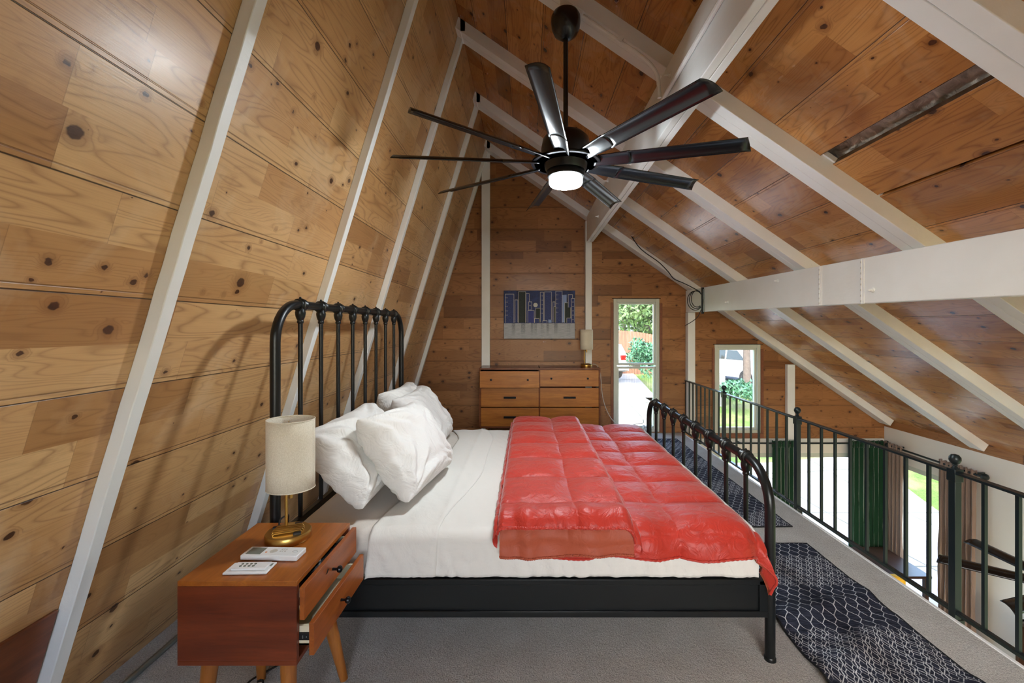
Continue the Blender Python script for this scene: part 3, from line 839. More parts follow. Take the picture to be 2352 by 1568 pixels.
# middle folded layer shows its lining on the hanging part
f2 = quilt_fn(-.115, .435, 1.850, .160, .05, ztq+.034, .016, .16, .29, 2.02, .29, 5.0, False, .8, .05)
mb = MB(); mb.grid(f2, 120, 260); q2 = mb.build('folded_under_layer', 'quilt_lining', qroot, smooth=80)
mb = MB(); mb.tube(hem_line(f2, (0, 1), 0), .005, 8); mb.build('hem', 'quilt_lining', q2)
f3 = quilt_fn(-.125, .44, 1.862, .085, .05, ztq+.066, .030, .20, .33, 1.93, .325, 9.0, False, .9, .10)
mb = MB()
def f3w(u, v):
    p = f3(u, v)
    # roll the right-hand fold and the left edge down
    e = (1-u)*.565
    if e < .05: p.z -= (.05-math.sqrt(max(0, .05**2-(.05-e)**2)))*1.25
    e = u*.565
    if e < .03: p.z -= (.03-math.sqrt(max(0, .03**2-(.03-e)**2)))*.9
    return p
mb.grid(f3w, 150, 300); q3 = mb.build('folded_top_layer', 'quilt', qroot, smooth=80)
# rounded fold on the right side, closed round to the layer below
mb = MB()
def roll(u, v):
    p = f3w(1, v); a = u*PI
    return Vector((p.x+.028*math.sin(a)*1.0, p.y+.004*u, p.z-.030*(1-math.cos(a))-.0))
mb.grid(roll, 14, 300); mb.build('fold_edge', 'quilt', q3, smooth=80)
mb = MB(); mb.tube(hem_line(f3w, (0, 1), 0), .0065, 8); mb.build('hem', 'quilt', q3)
mb = MB()
def lroll(u, v):
    p = f3w(0, v); a = u*PI
    return Vector((p.x-.018*math.sin(a)+.006*fbm((v*30, u*3, 1)), p.y, p.z-.028*(1-math.cos(a))))
mb.grid(lroll, 12, 300); mb.build('gathered_edge', 'quilt', q3, smooth=80)

# ---- pillows
def pillow(name, c, ax, up, w, h, t, seed, label, mat='pillow'):
    """ax: long direction, up: short in-plane direction"""
    ax = Vector(ax).normalized(); up = Vector(up); up = (up-ax*up.dot(ax)).normalized(); nn = ax.cross(up)
    c = Vector(c); r = thing(name, c-Vector((0, 0, h*.4)), label, 'pillow', 'bed pillows against the headboard')
    def side(sg):
        def fn(u, v):
            a, b_ = u*2-1, v*2-1
            th = ((1-abs(a)**3.6)*(1-abs(b_)**3.6))
            th = max(0, th)**.46
            pin = .05
            px = a*(1-pin*(1-abs(b_)**2.0)*abs(a)**3); py = b_*(1-pin*1.2*(1-abs(a)**2.0)*abs(b_)**3)
            px *= 1-.03*a*a*b_*b_; py *= 1-.03*a*a*b_*b_
            rim = 1-min(1, th*1.6)
            wr = .016*fbm((a*1.4+seed, b_*1.4, sg*3+seed), 2)*th
            for (ca, cb) in ((-1, -1), (1, -1), (-1, 1), (1, 1)):        # creases running in from the corners
                ra = math.hypot(a-ca, (b_-cb)*.8); an = math.atan2(b_-cb, a-ca)
                wr += .012*math.sin(an*15+seed*2+2.5*fbm((ra*1.5, an*2, seed), 2))*sst(0, .25, ra)*(1-sst(.5, 1.25, ra))*th**.5
            wr += .006*max(0, 1-abs(b_+.75)*2.2)*math.sin(b_*24+4*fbm((a*1.6, b_, seed), 2))*th**.5
            rad = math.atan2(b_, a); cr = math.hypot(a, b_)
            wr += .006*sst(.55, 1.05, cr)*math.sin(rad*17+4*fbm((a*1.5, b_*1.5, seed), 2))*th**.4
            d = sg*(t/2*th*(1+.12*math.sin(a*2+seed)))+wr*(1 if sg > 0 else 1)
            sag = -.03*(b_ > 0)*(1-a*a)*b_*b_
            return c+ax*(px*w/2)+up*(py*h/2+sag*h)+nn*d+ax*.008*fbm((b_*5, a*5, seed))*rim
        return fn
    mb = MB(); mb.grid(side(1), 60, 48); n0 = len(mb.v)
    mb.grid(side(-1), 60, 48); mb.f = mb.f[:60*48]+[f[::-1] for f in mb.f[60*48:]]
    o = mb.build('pillowcase', mat, r, smooth=180)
    wd = o.modifiers.new('w', 'WELD'); wd.merge_threshold = .003
    sb_ = o.modifiers.new('s', 'SUBSURF'); sb_.levels = 1; sb_.render_levels = 1
    # seam hem at one short end
    s_ = MB(); f = side(1)
    s_.tube([f(.93, k/30) for k in range(2, 29)], .0022, 5); s_.build('hem_seam', mat, o)
    return r
LY = (0, 1, 0)
pillow('pillow', (-.862, 2.27, .772), (.06, 1, .03), (-.29, 0, .33), .68, .46, .23, 1.0, 'white pillow at the near end leaning on the headboard, behind another pillow')
pillow('pillow', (-.875, 3.25, .775), (.02, 1, .0), (-.26, 0, .36), .64, .46, .22, 4.0, 'white pillow at the far end leaning on the headboard, mostly hidden')
pillow('pillow', (-.635, 2.34, .775), (.11, 1, -.05), (-.26, 0, .37), .68, .47, .23, 7.5, 'plump white pillow nearest the middle of the bed, in front at the near side')
pillow('pillow', (-.755, 3.19, .745), (.0, 1, .0), (-.26, 0, .36), .68, .48, .22, 11.0, 'white pillow with stitched hem, in front at the far side of the bed')

# ------------------------------------------------------------------ nightstand
NX0, NX1, NY0, NY1, NZ0, NZ1 = -1.115, -.735, 1.385, 1.80, .331, .600
ns = thing('nightstand', ((NX0+NX1)/2, (NY0+NY1)/2, 0), 'orange-brown wooden nightstand with two half-open drawers beside the bed', 'nightstand')
mb = MB(); tk = .016
mb.box(NX0, NX1, NY0, NY1, NZ1-tk, NZ1, 0); mb.box(NX0, NX1, NY0, NY1, NZ0, NZ0+tk, 1)
mb.box(NX0, NX1, NY0, NY0+tk, NZ0+tk, NZ1-tk, 1); mb.box(NX0, NX1, NY1-tk, NY1, NZ0+tk, NZ1-tk, 1)
mb.box(NX0, NX0+.006, NY0+tk, NY1-tk, NZ0+tk, NZ1-tk, 1)
mb.build('body', ['acorn_y', 'acorn_x_shaded'], ns, smooth=0, bev=.0015)
def drawer(open_, z0, z1, label):
    xf = NX1+open_
    mb = MB(); mb.box(xf, xf+.016, NY0-.002, NY1+.002, z0, z1); d = mb.build('drawer', 'acorn_front', ns, smooth=0, bev=.0015)
    d['label'] = label
    mb = MB(); y0, y1 = NY0+.022, NY1-.022; x0 = xf-.33; hz = z1-.026
    mb.box(x0, xf, y0, y0+.010, z0+.015, hz); mb.box(x0, xf, y1-.010, y1, z0+.015, hz); mb.box(x0, x0+.01, y0, y1, z0+.015, hz); mb.box(x0, xf, y0, y1, z0+.015, z0+.022)
    mb.build('drawer_box', 'cream', d, smooth=0)
    for (ya, yb_) in ((NY0+.0155, NY0+.022), (NY1-.022, NY1-.0155)):
        mb = MB(); mb.box(xf-.20, xf-.004, ya, yb_, z0+.036, z0+.058); mb.box(xf-.030, xf-.027, ya-.0015, ya, z0+.042, z0+.052, 1); mb.box(xf-.018, xf-.015, ya-.0015, ya, z0+.045, z0+.049, 1)
        mb.build('slide', ['plastic_black', 'steel'], d, smooth=0)
    k = MB(); yc = (NY0+NY1)/2-.01; zc = (z0+z1)/2
    k.lathe([(.005, 0), (.0045, .014), (.006, .017), (.0105, .020), (.0125, .026), (.0105, .032), (.004, .0355), (1e-5, .036)], (xf+.016, yc, zc), (1, 0, 0), 18)
    k.build('knob', 'knob', d)
drawer(.010, .4775, .5815, 'upper drawer slightly pulled out'); drawer(.040, .366, .4690, 'lower drawer pulled further out')
for (tx, ty, bx, by) in ((-1.055, 1.455, -1.075, 1.42), (-.80, 1.455, -.775, 1.42), (-.80, 1.715, -.735, 1.742), (-1.055, 1.715, -1.066, 1.742)):
    mb = MB(); mb.tube([(tx, ty, NZ0), (tx*.5+bx*.5, ty*.5+by*.5, NZ0*.5), (bx, by, 0.0)], [.0265, .022, .0155], 18); mb.build('leg', 'leg_wood', ns)
# things inside the upper drawer
mb = MB(); mb.grid(lambda u, v: Vector((-.80+.07*u, 1.50+.22*v, .560+.02*fbm((u*4, v*6, 3)))), 8, 20)
tag(mb.build('pouch', 'plastic_black', smooth=60, solid=.03, soff=-1), 'dark bundled pouch inside the upper nightstand drawer', 'pouch')
mb = MB(); mb.obox((-.762, 1.60, .572), (.006, .004, .004), (-.008, .03, 0), (0, 0, .012)); tag(mb.build('card', 'plastic_white', smooth=0), 'pale card tucked inside the upper nightstand drawer', 'card')

# ------------------------------------------------------------------ table lamps
def table_lamp(cx, cy, z0, r, sh_r, s_z0, s_z1, label, flip=1):
    l = thing('table_lamp', (cx, cy, z0), label, 'lamp', 'brass lamps with cylindrical linen shades')
    mb = MB(); mb.lathe([(r*.97, 0), (r, .004), (r, .026), (r*.96, .031), (1e-5, .031)], (cx, cy, z0), n=40); bs = mb.build('base', 'brass', l)
    mb = MB()
    for k in range(5):
        yy = -.030+.015*k; hw = math.sqrt(max(0, (r*.80)**2-yy*yy))*.85
        d = Vector((.93, .36, 0)); e = Vector((-.36, .93, 0)); c = Vector((cx, cy, z0+.0315))
        mb.tube([c+e*yy-d*hw, c+e*yy-d*hw*.9+Vector((0, 0, .006)), c+e*yy+d*hw*.9+Vector((0, 0, .006)), c+e*yy+d*hw], .0035, 8)
    mb.build('ribs', 'brass', bs)
    d = Vector((.93, .36, 0)); e = Vector((-.36, .93, 0))
    for (a, c_) in ((-.045, .035), (.03, .045), (.035, -.045)):
        mb = MB(); mb.obox(Vector((cx, cy, z0+.034))+d*a+e*c_, d*.013, e*.007, (0, 0, .004)); mb.build('socket', 'plastic_black', bs, bev=.001)
    sx = cx-.022*flip; sy = cy+.025
    sk = Vector((cx+.004*flip, cy+.01, 0)); zt_ = s_z0-.012
    mb = MB(); mb.tube(cat_rom([(sx, sy, z0+.03), (sx, sy, z0+.10), (sx, sy, zt_-.015), (sx+.006*flip, sy-.004, zt_-.002), (sx+.016*flip, sy-.01, zt_), (sk.x, sk.y, zt_-.004)], 6), .0058, 12); mb.build('stem', 'brass', l)
    mb = MB(); mb.tube([(sk.x, sk.y, zt_-.028), (sk.x, sk.y, s_z0+.06)], .0075, 12); mb.tube([(sk.x, sk.y, s_z0+.06), (sk.x, sk.y, s_z0+.085)], .014, 12)
    mb.ball((sk.x, sk.y, s_z0+.125), .028, 14); mb.build('socket_tube', 'brass', l)
    mb = MB(); n = 56
    for (ra, rb_) in ((sh_r, sh_r),):
        mb.grid(lambda u, v: Vector((sk.x+ra*math.cos(2*PI*u), sk.y+ra*.86*math.sin(2*PI*u), s_z0+(s_z1-s_z0)*v)), n, 4)
    sh = mb.build('lamp_shade', 'linen', l, smooth=60, solid=.002, soff=0)
    for zz in (s_z0, s_z1):
        mb = MB(); mb.tube([(sk.x+sh_r*math.cos(2*PI*k/n), sk.y+sh_r*.86*math.sin(2*PI*k/n), zz) for k in range(n)], .0022, 6, closed=True)
        mb.build('shade_rim', 'linen', sh)
    mb = MB()
    for a in (0, 2*PI/3, 4*PI/3): mb.tube([(sk.x, sk.y, s_z0+.07), (sk.x+sh_r*math.cos(a), sk.y+sh_r*.86*math.sin(a), s_z1-.02)], .0016, 6)
    mb.build('shade_spider', 'brass', sh)
    return l
table_lamp(-.915, 1.665, .600, .080, .086, .792, 1.054, 'brass lamp with cylindrical cream linen shade on the nightstand')
tag(MB().tube(cat_rom([(-.94, 1.70, .612), (-.965, 1.70, .612), (-.985, 1.73, .64), (-.975, 1.77, .645), (-.99, 1.80, .61), (-1.02, 1.84, .50), (-1.1, 1.86, .2), (-1.16, 1.86, .01)], 8), .003, 8).build('power_cord', 'cable'),
    'black cord curling off the back of the nightstand', 'cord')
# remotes
def remote(name, c, along, L, W, H, label, kind):
    d = Vector(along).normalized(); e = Vector((-d.y, d.x, 0)); c = Vector(c)
    r = thing(name, c, label, 'remote control')
    mb = MB(); mb.obox(c+Vector((0, 0, H/2)), d*L/2, e*W/2, (0, 0, H/2)); mb.build('body', 'plastic_white', r, bev=.003)
    T = Vector((0, 0, H))
    if kind == 'ac':
        mb = MB(); mb.obox(c+T-d*L*.31, d*L*.13, e*W*.36, (0, 0, .0006)); mb.build('display', 'lcd', r, smooth=0)
        mb = MB(); mb.lathe([(.0125, 0), (.0125, .0012), (.0085, .0012), (.0085, 0.0004)], c+T+d*.0, n=20); mb.build('dial', 'grey_cable', r)
        for k in range(6):
            mb = MB(); mb.lathe([(.003, 0), (.003, .001), (1e-5, .0012)], c+T+d*(.024+.008*(k % 3))+e*(.012-.012*(k//3)), n=10); mb.build('button', 'grey_cable', r)
        mb = MB(); mb.lathe([(.0035, 0), (.0035, .001), (1e-5, .0012)], c+T-d*.022-e*.008, n=10); mb.build('button', simple('orange_button', lin(214, 130, 60), .5), r)
        mb = MB(); p = c+T+d*L*.38; mb.tube([p+d*.009*math.cos(a)+e*.005*math.sin(a) for a in [2*PI*k/20 for k in range(20)]], .0004, 5, closed=True); mb.build('emblem', 'lcd', r)
    else:
        mb = MB(); mb.obox(c+T+Vector((0, 0, .004))+d*.004, d*L*.40, e*W*.30, (0, 0, .004)); mb.build('handset', 'plastic_white', r, bev=.002)
        for k in range(4):
            for j in range(2):
                mb = MB(); mb.lathe([(.0042, 0), (.0042, .0012), (1e-5, .0016)], c+T+Vector((0, 0, .008))+d*(-.028+.014*k)+e*(.006-.013*j), n=12); mb.build('button', 'lcd', r)
        mb = MB(); mb.obox(c+T+d*L*.42+e*W*.2, d*.006, e*.008, (0, 0, .0006)); mb.build('label_strip', 'lcd', r)
remote('remote_control', (-.895, 1.535, .601), (1, -.03, 0), .20, .062, .018, 'long white air conditioner remote with grey display on the nightstand', 'ac')
remote('remote_control', (-.925, 1.452, .601), (1, .03, 0), .142, .066, .007, 'small white fan remote in its wall cradle at the front of the nightstand', 'fan')

# ------------------------------------------------------------------ dresser
DX0, DX1, DY0, DY1, DZ0, DZ1 = -.595, .895, 5.35, 5.735, .163, .900
dr = thing('dresser', ((DX0+DX1)/2, 5.54, 0), 'wide low wooden dresser with six drawers and black handles on the far wall', 'dresser')
mb = MB()
mb.box(DX0, DX1, DY0-.005, DY1, DZ1-.018, DZ1); mb.box(DX0, DX1, DY0, DY1, DZ0, DZ0+.018); mb.box(DX0, DX0+.018, DY0, DY1, DZ0, DZ1-.018); mb.box(DX1-.018, DX1, DY0, DY1, DZ0, DZ1-.018)
mb.box(DX0, DX1, DY1-.01, DY1, DZ0, DZ1); xm = P(1239, 0, DY0).x; mb.box(xm-.006, xm+.006, DY0+.004, DY1, DZ0, DZ1)
mb.build('body', 'dresser_case', dr, smooth=0, bev=.0015)
rows = [(.672, .868), (.419, .660), (.183, .412)]
rz = [P(0, 888, DY0).z, P(0, 935, DY0).z, DZ0+.018]
tops = [DZ1-.022, P(0, 889.5, DY0).z-.008, P(0, 936.5, DY0).z]
for ci, (x0, x1) in enumerate(((DX0+.021, xm-.008), (xm+.008, DX1-.021))):
    for ri in range(3):
        op = .115 if (ci == 0 and ri == 0) else 0.
        z0, z1 = rz[ri], tops[ri]
        if ci == 0 and ri == 0: x0_, x1_, z1 = DX0+.019, xm-.006, z1-.005
        else: x0_, x1_ = x0, x1
        mb = MB(); mb.box(x0_, x1_, DY0-op, DY0+.018-op, z0+.003, z1); d = mb.build('drawer', 'dresser_front', dr, smooth=0, bev=.0015)
        if op:
            d['label'] = 'top left drawer pulled out'
            mb = MB(); mb.box(x0_+.012, x1_-.012, DY0-op+.018, DY0+.25, z0+.02, z1-.02); mb.build('drawer_box', 'darkwood', d, smooth=0)
        if ri == 0:
            for kx in (.19, .81):
                mb = MB(); mb.lathe([(.005, 0), (.005, .012), (.0125, .016), (.0125, .024), (1e-5, .027)], (x0+(x1-x0)*kx, DY0-op, (z0+z1)/2), (0, -1, 0), 16); mb.build('knob', 'knob', d)
        else:
            xc = (x0+x1)/2; zc = z0+(z1-z0)*.52
            mb = MB(); mb.box(xc-.075, xc+.075, DY0-.028, DY0-.018, zc-.012, zc+.012); mb.box(xc-.065, xc-.055, DY0-.02, DY0, zc-.006, zc+.006); mb.box(xc+.055, xc+.065, DY0-.02, DY0, zc-.006, zc+.006)
            mb.build('handle', 'knob', d, bev=.002)
for (x, y) in ((-.5, 5.42), (.8, 5.42), (-.5, 5.68), (.8, 5.68)):
    mb = MB(); mb.tube([(x, y, DZ0), (x*1.04, y, 0)], [.025, .014], 14); mb.build('leg', 'leg_wood', dr)
table_lamp(P(1347, 0, 5.55).x, 5.55, .900, .072, .080, P(0, 802, 5.55).z, P(0, 757, 5.55).z, 'small brass lamp with white cylindrical shade on the right end of the dresser')
cord = [P(1362, 836, 5.6), P(1370, 838, 5.55), P(1378, 852, 5.5), P(1381, 880, 5.5), P(1385, 915, 5.5), P(1395, 945, 5.55), P(1410, 968, 5.6), P(1432, 983, 5.68), P(1450, 976, 5.7), P(1470, 972, 5.7), P(1478, 970, 5.7), P(1477, 963, 5.7)]
tag(MB().tube(cat_rom(cord, 8), .004, 8).build('power_cord', 'grey_cable'), 'thin pale cord looping from the dresser lamp towards the tall window', 'cord')
# clear ornament on the sill
mb = MB(); c = P(1487, 985, 5.72)
for k in range(16):
    q = Vector((random.uniform(-.05, .05), random.uniform(-.02, .02), random.uniform(-.05, .06)))
    mb.ball(c+q, random.uniform(.012, .026), 8)
tag(mb.build('ornament', simple('clear_plastic', lin(226, 228, 226), .15, **{'Transmission Weight': .5}), smooth=0), 'crumpled clear plastic ornament at the foot of the tall window', 'ornament')

# ------------------------------------------------------------------ painting
PX0, PX1, PZ0, PZ1 = P(1157, 0, YF-.03).x, P(1321, 0, YF-.03).x, P(0, 778, YF-.03).z, P(0, 667, YF-.03).z
pt = thing('painting', ((PX0+PX1)/2, YF-.015, PZ0), 'blue canvas painting of a night city skyline over silver water above the dresser', 'painting')
def pz(v): return PZ0+(PZ1-PZ0)*(1-v)
def px(u): return PX0+(PX1-PX0)*u
def night():
    t = NT('night_blue'); o = t.tc(); n = t.noise(o, 9, 4, .6); s = t.noise(o, 160, 2, .8)
    c = t.mix(t.mr(n, .35, .65), lin(18, 28, 62), lin(44, 66, 128)); c = t.mix(t.mr(s, .62, .75, 0, .5), c, lin(96, 128, 190)); t.pbsdf(c, .6); return t.m
def sparkle(name, a, b_):
    t = NT(name); o = t.tc(); s = t.noise(o, 230, 2, .9)
    t.pbsdf(t.mix(t.mr(s, .5, .68), a, b_), .6); return t.m
def water():
    t = NT('silver_water'); x, y, z = t.sep(t.tc()); n = t.noise(t.xyz(t.ma('MULTIPLY', x, 12), 0, t.ma('MULTIPLY', z, 160)), 1, 4, .7)
    r = t.ma('MULTIPLY', t.mr(t.noise(t.xyz(t.ma('MULTIPLY', x, 9.5), 7.7, 0), 1.7, 1), .5, .6), t.mr(z, PZ0-PZ0+.02, .17, 0, 1))
    r = t.ma('MULTIPLY', r, t.mr(t.noise(t.xyz(t.ma('MULTIPLY', x, 120), 0, t.ma('MULTIPLY', z, 120)), 1, 3, .8), .35, .6))
    c = t.mix(t.mr(n, .3, .7), lin(146, 152, 162), lin(196, 200, 206)); c = t.mix(t.ma('MULTIPLY', r, .8), c, lin(70, 78, 88)); t.pbsdf(c, .5); return t.m
mb = MB(); mb.box(PX0, PX1, YF-.030, YF-.002, PZ0, PZ1); mb.build('canvas', simple('canvas_edge', lin(26, 32, 52), .7), pt, smooth=0)
mats = [night(), water(), sparkle('tower_blue', lin(28, 42, 100), lin(84, 108, 176)), sparkle('tower_dark', lin(16, 30, 30), lin(44, 70, 62)),
        simple('chalk_line', lin(206, 204, 196), .7), simple('tower_pale', lin(142, 166, 214), .7), simple('moon', lin(212, 214, 206), .7), sparkle('tower_mid', lin(40, 50, 128), lin(70, 84, 160))]
art = MB(); yy = YF-.0305
def arect(u0, u1, v0, v1, mi, dy=0., sk=0.):
    art.quad((px(u0), yy-dy, pz(v1)), (px(u1), yy-dy, pz(v1)), (px(u1)-sk*.0, yy-dy, pz(v0+sk)), (px(u0), yy-dy, pz(v0)), mi)
arect(.004, .996, .004, .675, 0); arect(.004, .996, .675, .994, 1)
tw = [(.02,.145,.07,.665,2),(.155,.20,.19,.66,2),(.205,.31,.02,.665,3),(.31,.36,.06,.66,2),(.345,.395,.23,.42,2),(.335,.43,.41,.665,7),(.445,.52,.36,.66,3),(.43,.50,.575,.665,2),
      (.51,.56,.03,.64,2),(.565,.67,.025,.665,2),(.545,.61,.62,.665,2),(.625,.67,.60,.665,5),(.685,.72,.23,.66,2),(.70,.73,.33,.66,3),(.725,.82,.01,.665,2),
      (.82,.88,.09,.66,5),(.85,.94,.25,.665,3),(.90,.965,.08,.35,2),(.945,.995,.16,.66,2),(.88,.95,.565,.665,2)]
for i, (u0, u1, v0, v1, mi) in enumerate(tw):
    dy = .0004+.00022*i; arect(u0, u1, v0, v1, mi, dy, .004*(i % 3-1))
    lw = .0075
    if mi != 5:
        arect(u0, u0+lw*.7, v0, v1, 4, dy+.0001); arect(u1-lw*.7, u1, v0, v1, 4, dy+.0001); arect(u0, u1, v0, v0+lw*1.2, 4, dy+.0001)
    if mi == 2 and (u1-u0) > .04 and i % 2 == 0:
        for a in range(5):
            for c_ in range(2): arect(u0+.012+c_*.018, u0+.016+c_*.018, v0+.07+a*.09, v0+.09+a*.09, 4, dy+.0001)
mc = (px(.445), yy-.006, pz(.30)); art.add([mc]+[(mc[0]+.029*math.cos(2*PI*k/24), mc[1], mc[2]+.029*math.sin(2*PI*k/24)) for k in range(24)], [(0, 1+(k+1) % 24, 1+k) for k in range(24)], 6)
art.build('picture', mats, pt, smooth=0)

# ------------------------------------------------------------------ loft railing
rl = thing('loft_railing', (2.10, 2.0, 0), 'black metal loft railing with ball-topped posts and square balusters', 'railing')
RX = 2.10; rt, rb0 = CAMH-.343*RX+.012, CAMH-.664*RX
mb = MB(); mb.box(RX-.019, RX+.019, YB+.05, YF-.02, rt-.012, rt); mb.build('top_rail', 'rail_metal', rl, bev=.002)
mb = MB(); mb.box(RX-.012, RX+.012, YB+.05, YF-.02, rb0-.012, rb0+.006); mb.build('bottom_rail', 'rail_metal', rl, bev=.002)
posts = [4.66, 3.39, 2.14, .89, -.36, -1.61]
for y in posts:
    mb = MB(); mb.box(RX-.017, RX+.017, y-.017, y+.017, -.10, rt+.005); mb.box(RX-.022, RX+.022, y-.022, y+.022, rt-.05, rt+.012); mb.box(RX+.0, RX+.028, y-.02, y+.02, -.06, -.02)
    po = mb.build('post', 'rail_metal', rl, bev=.002)
    mb = MB(); mb.lathe([(.018, 0), (.012, .006), (.008, .012), (.012, .016), (.009, .020), (.018, .027), (.0245, .042), (.0235, .055), (.015, .067), (1e-5, .071)], (RX, y, rt+.012), n=20); mb.build('finial', 'rail_metal', po)
ends = [YF-.02]+posts
for i in range(len(ends)-1):
    a, c = ends[i], ends[i+1]
    if c < .0: break
    for k in range(0 if i == 0 else 1, 9):
        y = a+(c-a)*k/9
        mb = MB(); mb.box(RX-.0075, RX+.0075, y-.0075, y+.0075, rb0, rt-.01); mb.build('baluster', 'rail_metal', rl, smooth=0)

# ------------------------------------------------------------------ rugs
def rug(pts, z, wav, label, seed):
    A, B, Cc, D = map(Vector, pts)      # near-left, near-right, far-right, far-left
    L = (D-A).length; W = (B-A).length
    def fn(u, v):
        p = A.lerp(B, u).lerp(D.lerp(Cc, u), v); s = v*L
        w = wav*(max(0, fbm((u*1.1+seed, s*2.6-u*.6, 3), 3))**1.2)*sst(0, .25, v)*(1-sst(.72, .97, v))
        w2 = .004*abs(fbm((u*5, s*9, seed), 3))
        if wav > .02: w = w*.5+.020*math.exp(-((s-1.62-.22*u)/.05)**2)*(1-u*.4)+.024*math.exp(-((s-1.30-.35*u)/.06)**2)*sst(-.2, .5, 1-u)+.014*math.exp(-((s-.95-.3*u)/.05)**2)
        p.z = z+.007+w+w2*(wav > .01); p.x += .006*fbm((s*2, u, 7)); return p
    r = thing('runner_rug', (A+Cc)/2, label, 'rug', 'dark patterned runner rugs on the carpet')
    mb = MB(); mb.grid(fn, 40, 150, uvf=lambda u, v: (u*W, v*L)); o = mb.build('pile', 'rug', r, smooth=80, solid=.006)
    mb = MB(); ring = [fn(u/20, 0) for u in range(20)]+[fn(1, v/80) for v in range(80)]+[fn(1-u/20, 1) for u in range(20)]+[fn(0, 1-v/80) for v in range(80)]
    mb.tube([q-Vector((0, 0, .002)) for q in ring], .0045, 6, closed=True); mb.build('binding', 'rug_edge', r)
rug([(1.13, .45, 0), (1.75, .45, 0), (1.808, 2.82, 0), (1.215, 2.83, 0)], 0, .075, 'rumpled navy and white runner rug at the near side of the walkway', 2.)
rug([(1.30, 3.05, 0), (1.862, 3.065, 0), (1.865, 5.46, 0), (1.30, 5.44, 0)], 0, .004, 'flat navy and white runner rug further along by the tall window', 5.)

# ------------------------------------------------------------------ ceiling fans
def fan(cx, cy, bz, Rb, angs, label, top, lens=True, pitch=20., zc=None, grp='black many-bladed ceiling fans'):
    f = thing('ceiling_fan', (cx, cy, bz), label, 'ceiling fan', grp)
    mb = MB(); mb.lathe([(.03, .165), (.10, .155), (.125, .13), (.135, .08), (.135, .02), (.12, -.0), (.115, -.03), (.105, -.045)], (cx, cy, bz), n=40)
    mb.build('motor_housing', 'fan_motor', f)
    mb = MB(); n = 48
    mb.lathe([(.172, -.008), (.188, -.008), (.191, -.002), (.188, .004), (.172, .004), (.172, -.008)], (cx, cy, bz), n=n)
    for q in range(9): aa = 2*PI*q/9+.2; mb.tube([(cx+.12*math.cos(aa), cy+.12*math.sin(aa), bz-.002), (cx+.178*math.cos(aa), cy+.178*math.sin(aa), bz-.002)], .006, 6)
    mb.build('trim_ring', 'knob', f)
    if lens:
        mb = MB(); mb.lathe([(.100, -.045), (.102, -.050), (.100, -.078), (.094, -.082)], (cx, cy, bz), n=40); mb.build('light_collar', 'fan_motor', f)
        mb = MB(); mb.lathe([(.091, -.080), (.091, -.112), (.085, -.122), (.055, -.127), (1e-5, -.128)], (cx, cy, bz), n=32); mb.build('light_lens', 'lamp', f)
    tx, ty, tz = top
    mb = MB(); mb.tube([(cx, cy, bz+.15), (cx, cy, tz-.1)], .0135, 14); mb.lathe([(.03, .14), (.034, .16), (.022, .19), (.0135, .20)], (cx, cy, bz), n=20); mb.build('downrod', 'fan_black', f)
    mb = MB(); mb.lathe([(.0145, -.130), (.024, -.128), (.036, -.120), (.062, -.100), (.076, -.070), (.081, -.035), (.080, -.008), (.070, .012)], (cx, cy, tz), n=32); mb.build('canopy', 'fan_black', f)
    for a in angs:
        a = R(a); d = Vector((math.cos(a), math.sin(a), 0)); e = Vector((-math.sin(a), math.cos(a), 0)); c = Vector((cx, cy, bz))
        pz_ = Vector((0, 0, 1)); p = R(pitch)
        ch = -e*math.cos(p)+pz_*math.sin(p)            # chord direction
        ch = e*math.cos(p)*1.0-pz_*math.sin(p)
        nn = d.cross(ch)
        if nn.z < 0: nn = -nn
        def sec(t_, w, arch, th=.004):
            pts = []
            for k in range(9):
                q = k/8*2-1; pts.append(c+d*t_+ch*(q*w/2)+nn*(arch*(1-q*q)-arch*.5))
            return pts
        def blade(r0, r1, w0, w1, arch, skew=0.):
            rows = []; n_ = 14
            for i in range(n_+1):
                t_ = i/n_; s_ = sec(r0+(r1-r0)*t_, w0+(w1-w0)*t_, arch)
                if i == n_:
                    s_ = [q_+d*(skew*(k/8-.5)) for k, q_ in enumerate(s_)]
                rows.append(s_)
            m_ = MB(); m_.grid(lambda u, v: rows[round(u*n_)][round(v*8)], n_, 8); return m_
        ar = blade(.15, Rb*.38, .075, .098, .013).build('blade_arm', 'fan_black', f, smooth=60, solid=.006, soff=0)
        bl = blade(Rb*.36, Rb, .094, .098, .015, .03).build('blade', 'fan_black', f, smooth=60, solid=.004, soff=0)
    return f
FCX, FCY, FBZ = .209, 2.392, 2.308
fan(FCX, FCY, FBZ, .915, [-101., -59.0, -16.5, 22.6, 61.5, 101., 146.5, -174.2, -139.7], 'black nine-bladed ceiling fan with bright round light over the bed', (FCX+.004, FCY, 3.115))
fan(3.80, 3.01, -.41, .705, [92, 143, 195, 246, 298, 349, 41], 'black ceiling fan hanging low beyond the railing, only blade tips in view', (3.80, 3.01, DZ(3.8)), lens=False, grp=None)
mb = MB(); mb.box(FCX-.03, FCX+.09, 2.385, 2.47, 3.128, 3.24); mb.build('j', 'paint')
bpy.data.objects['j'].name = 'junction_box'; tag(bpy.data.objects['junction_box'], 'white painted metal electrical box beside the fan canopy', 'electrical box')
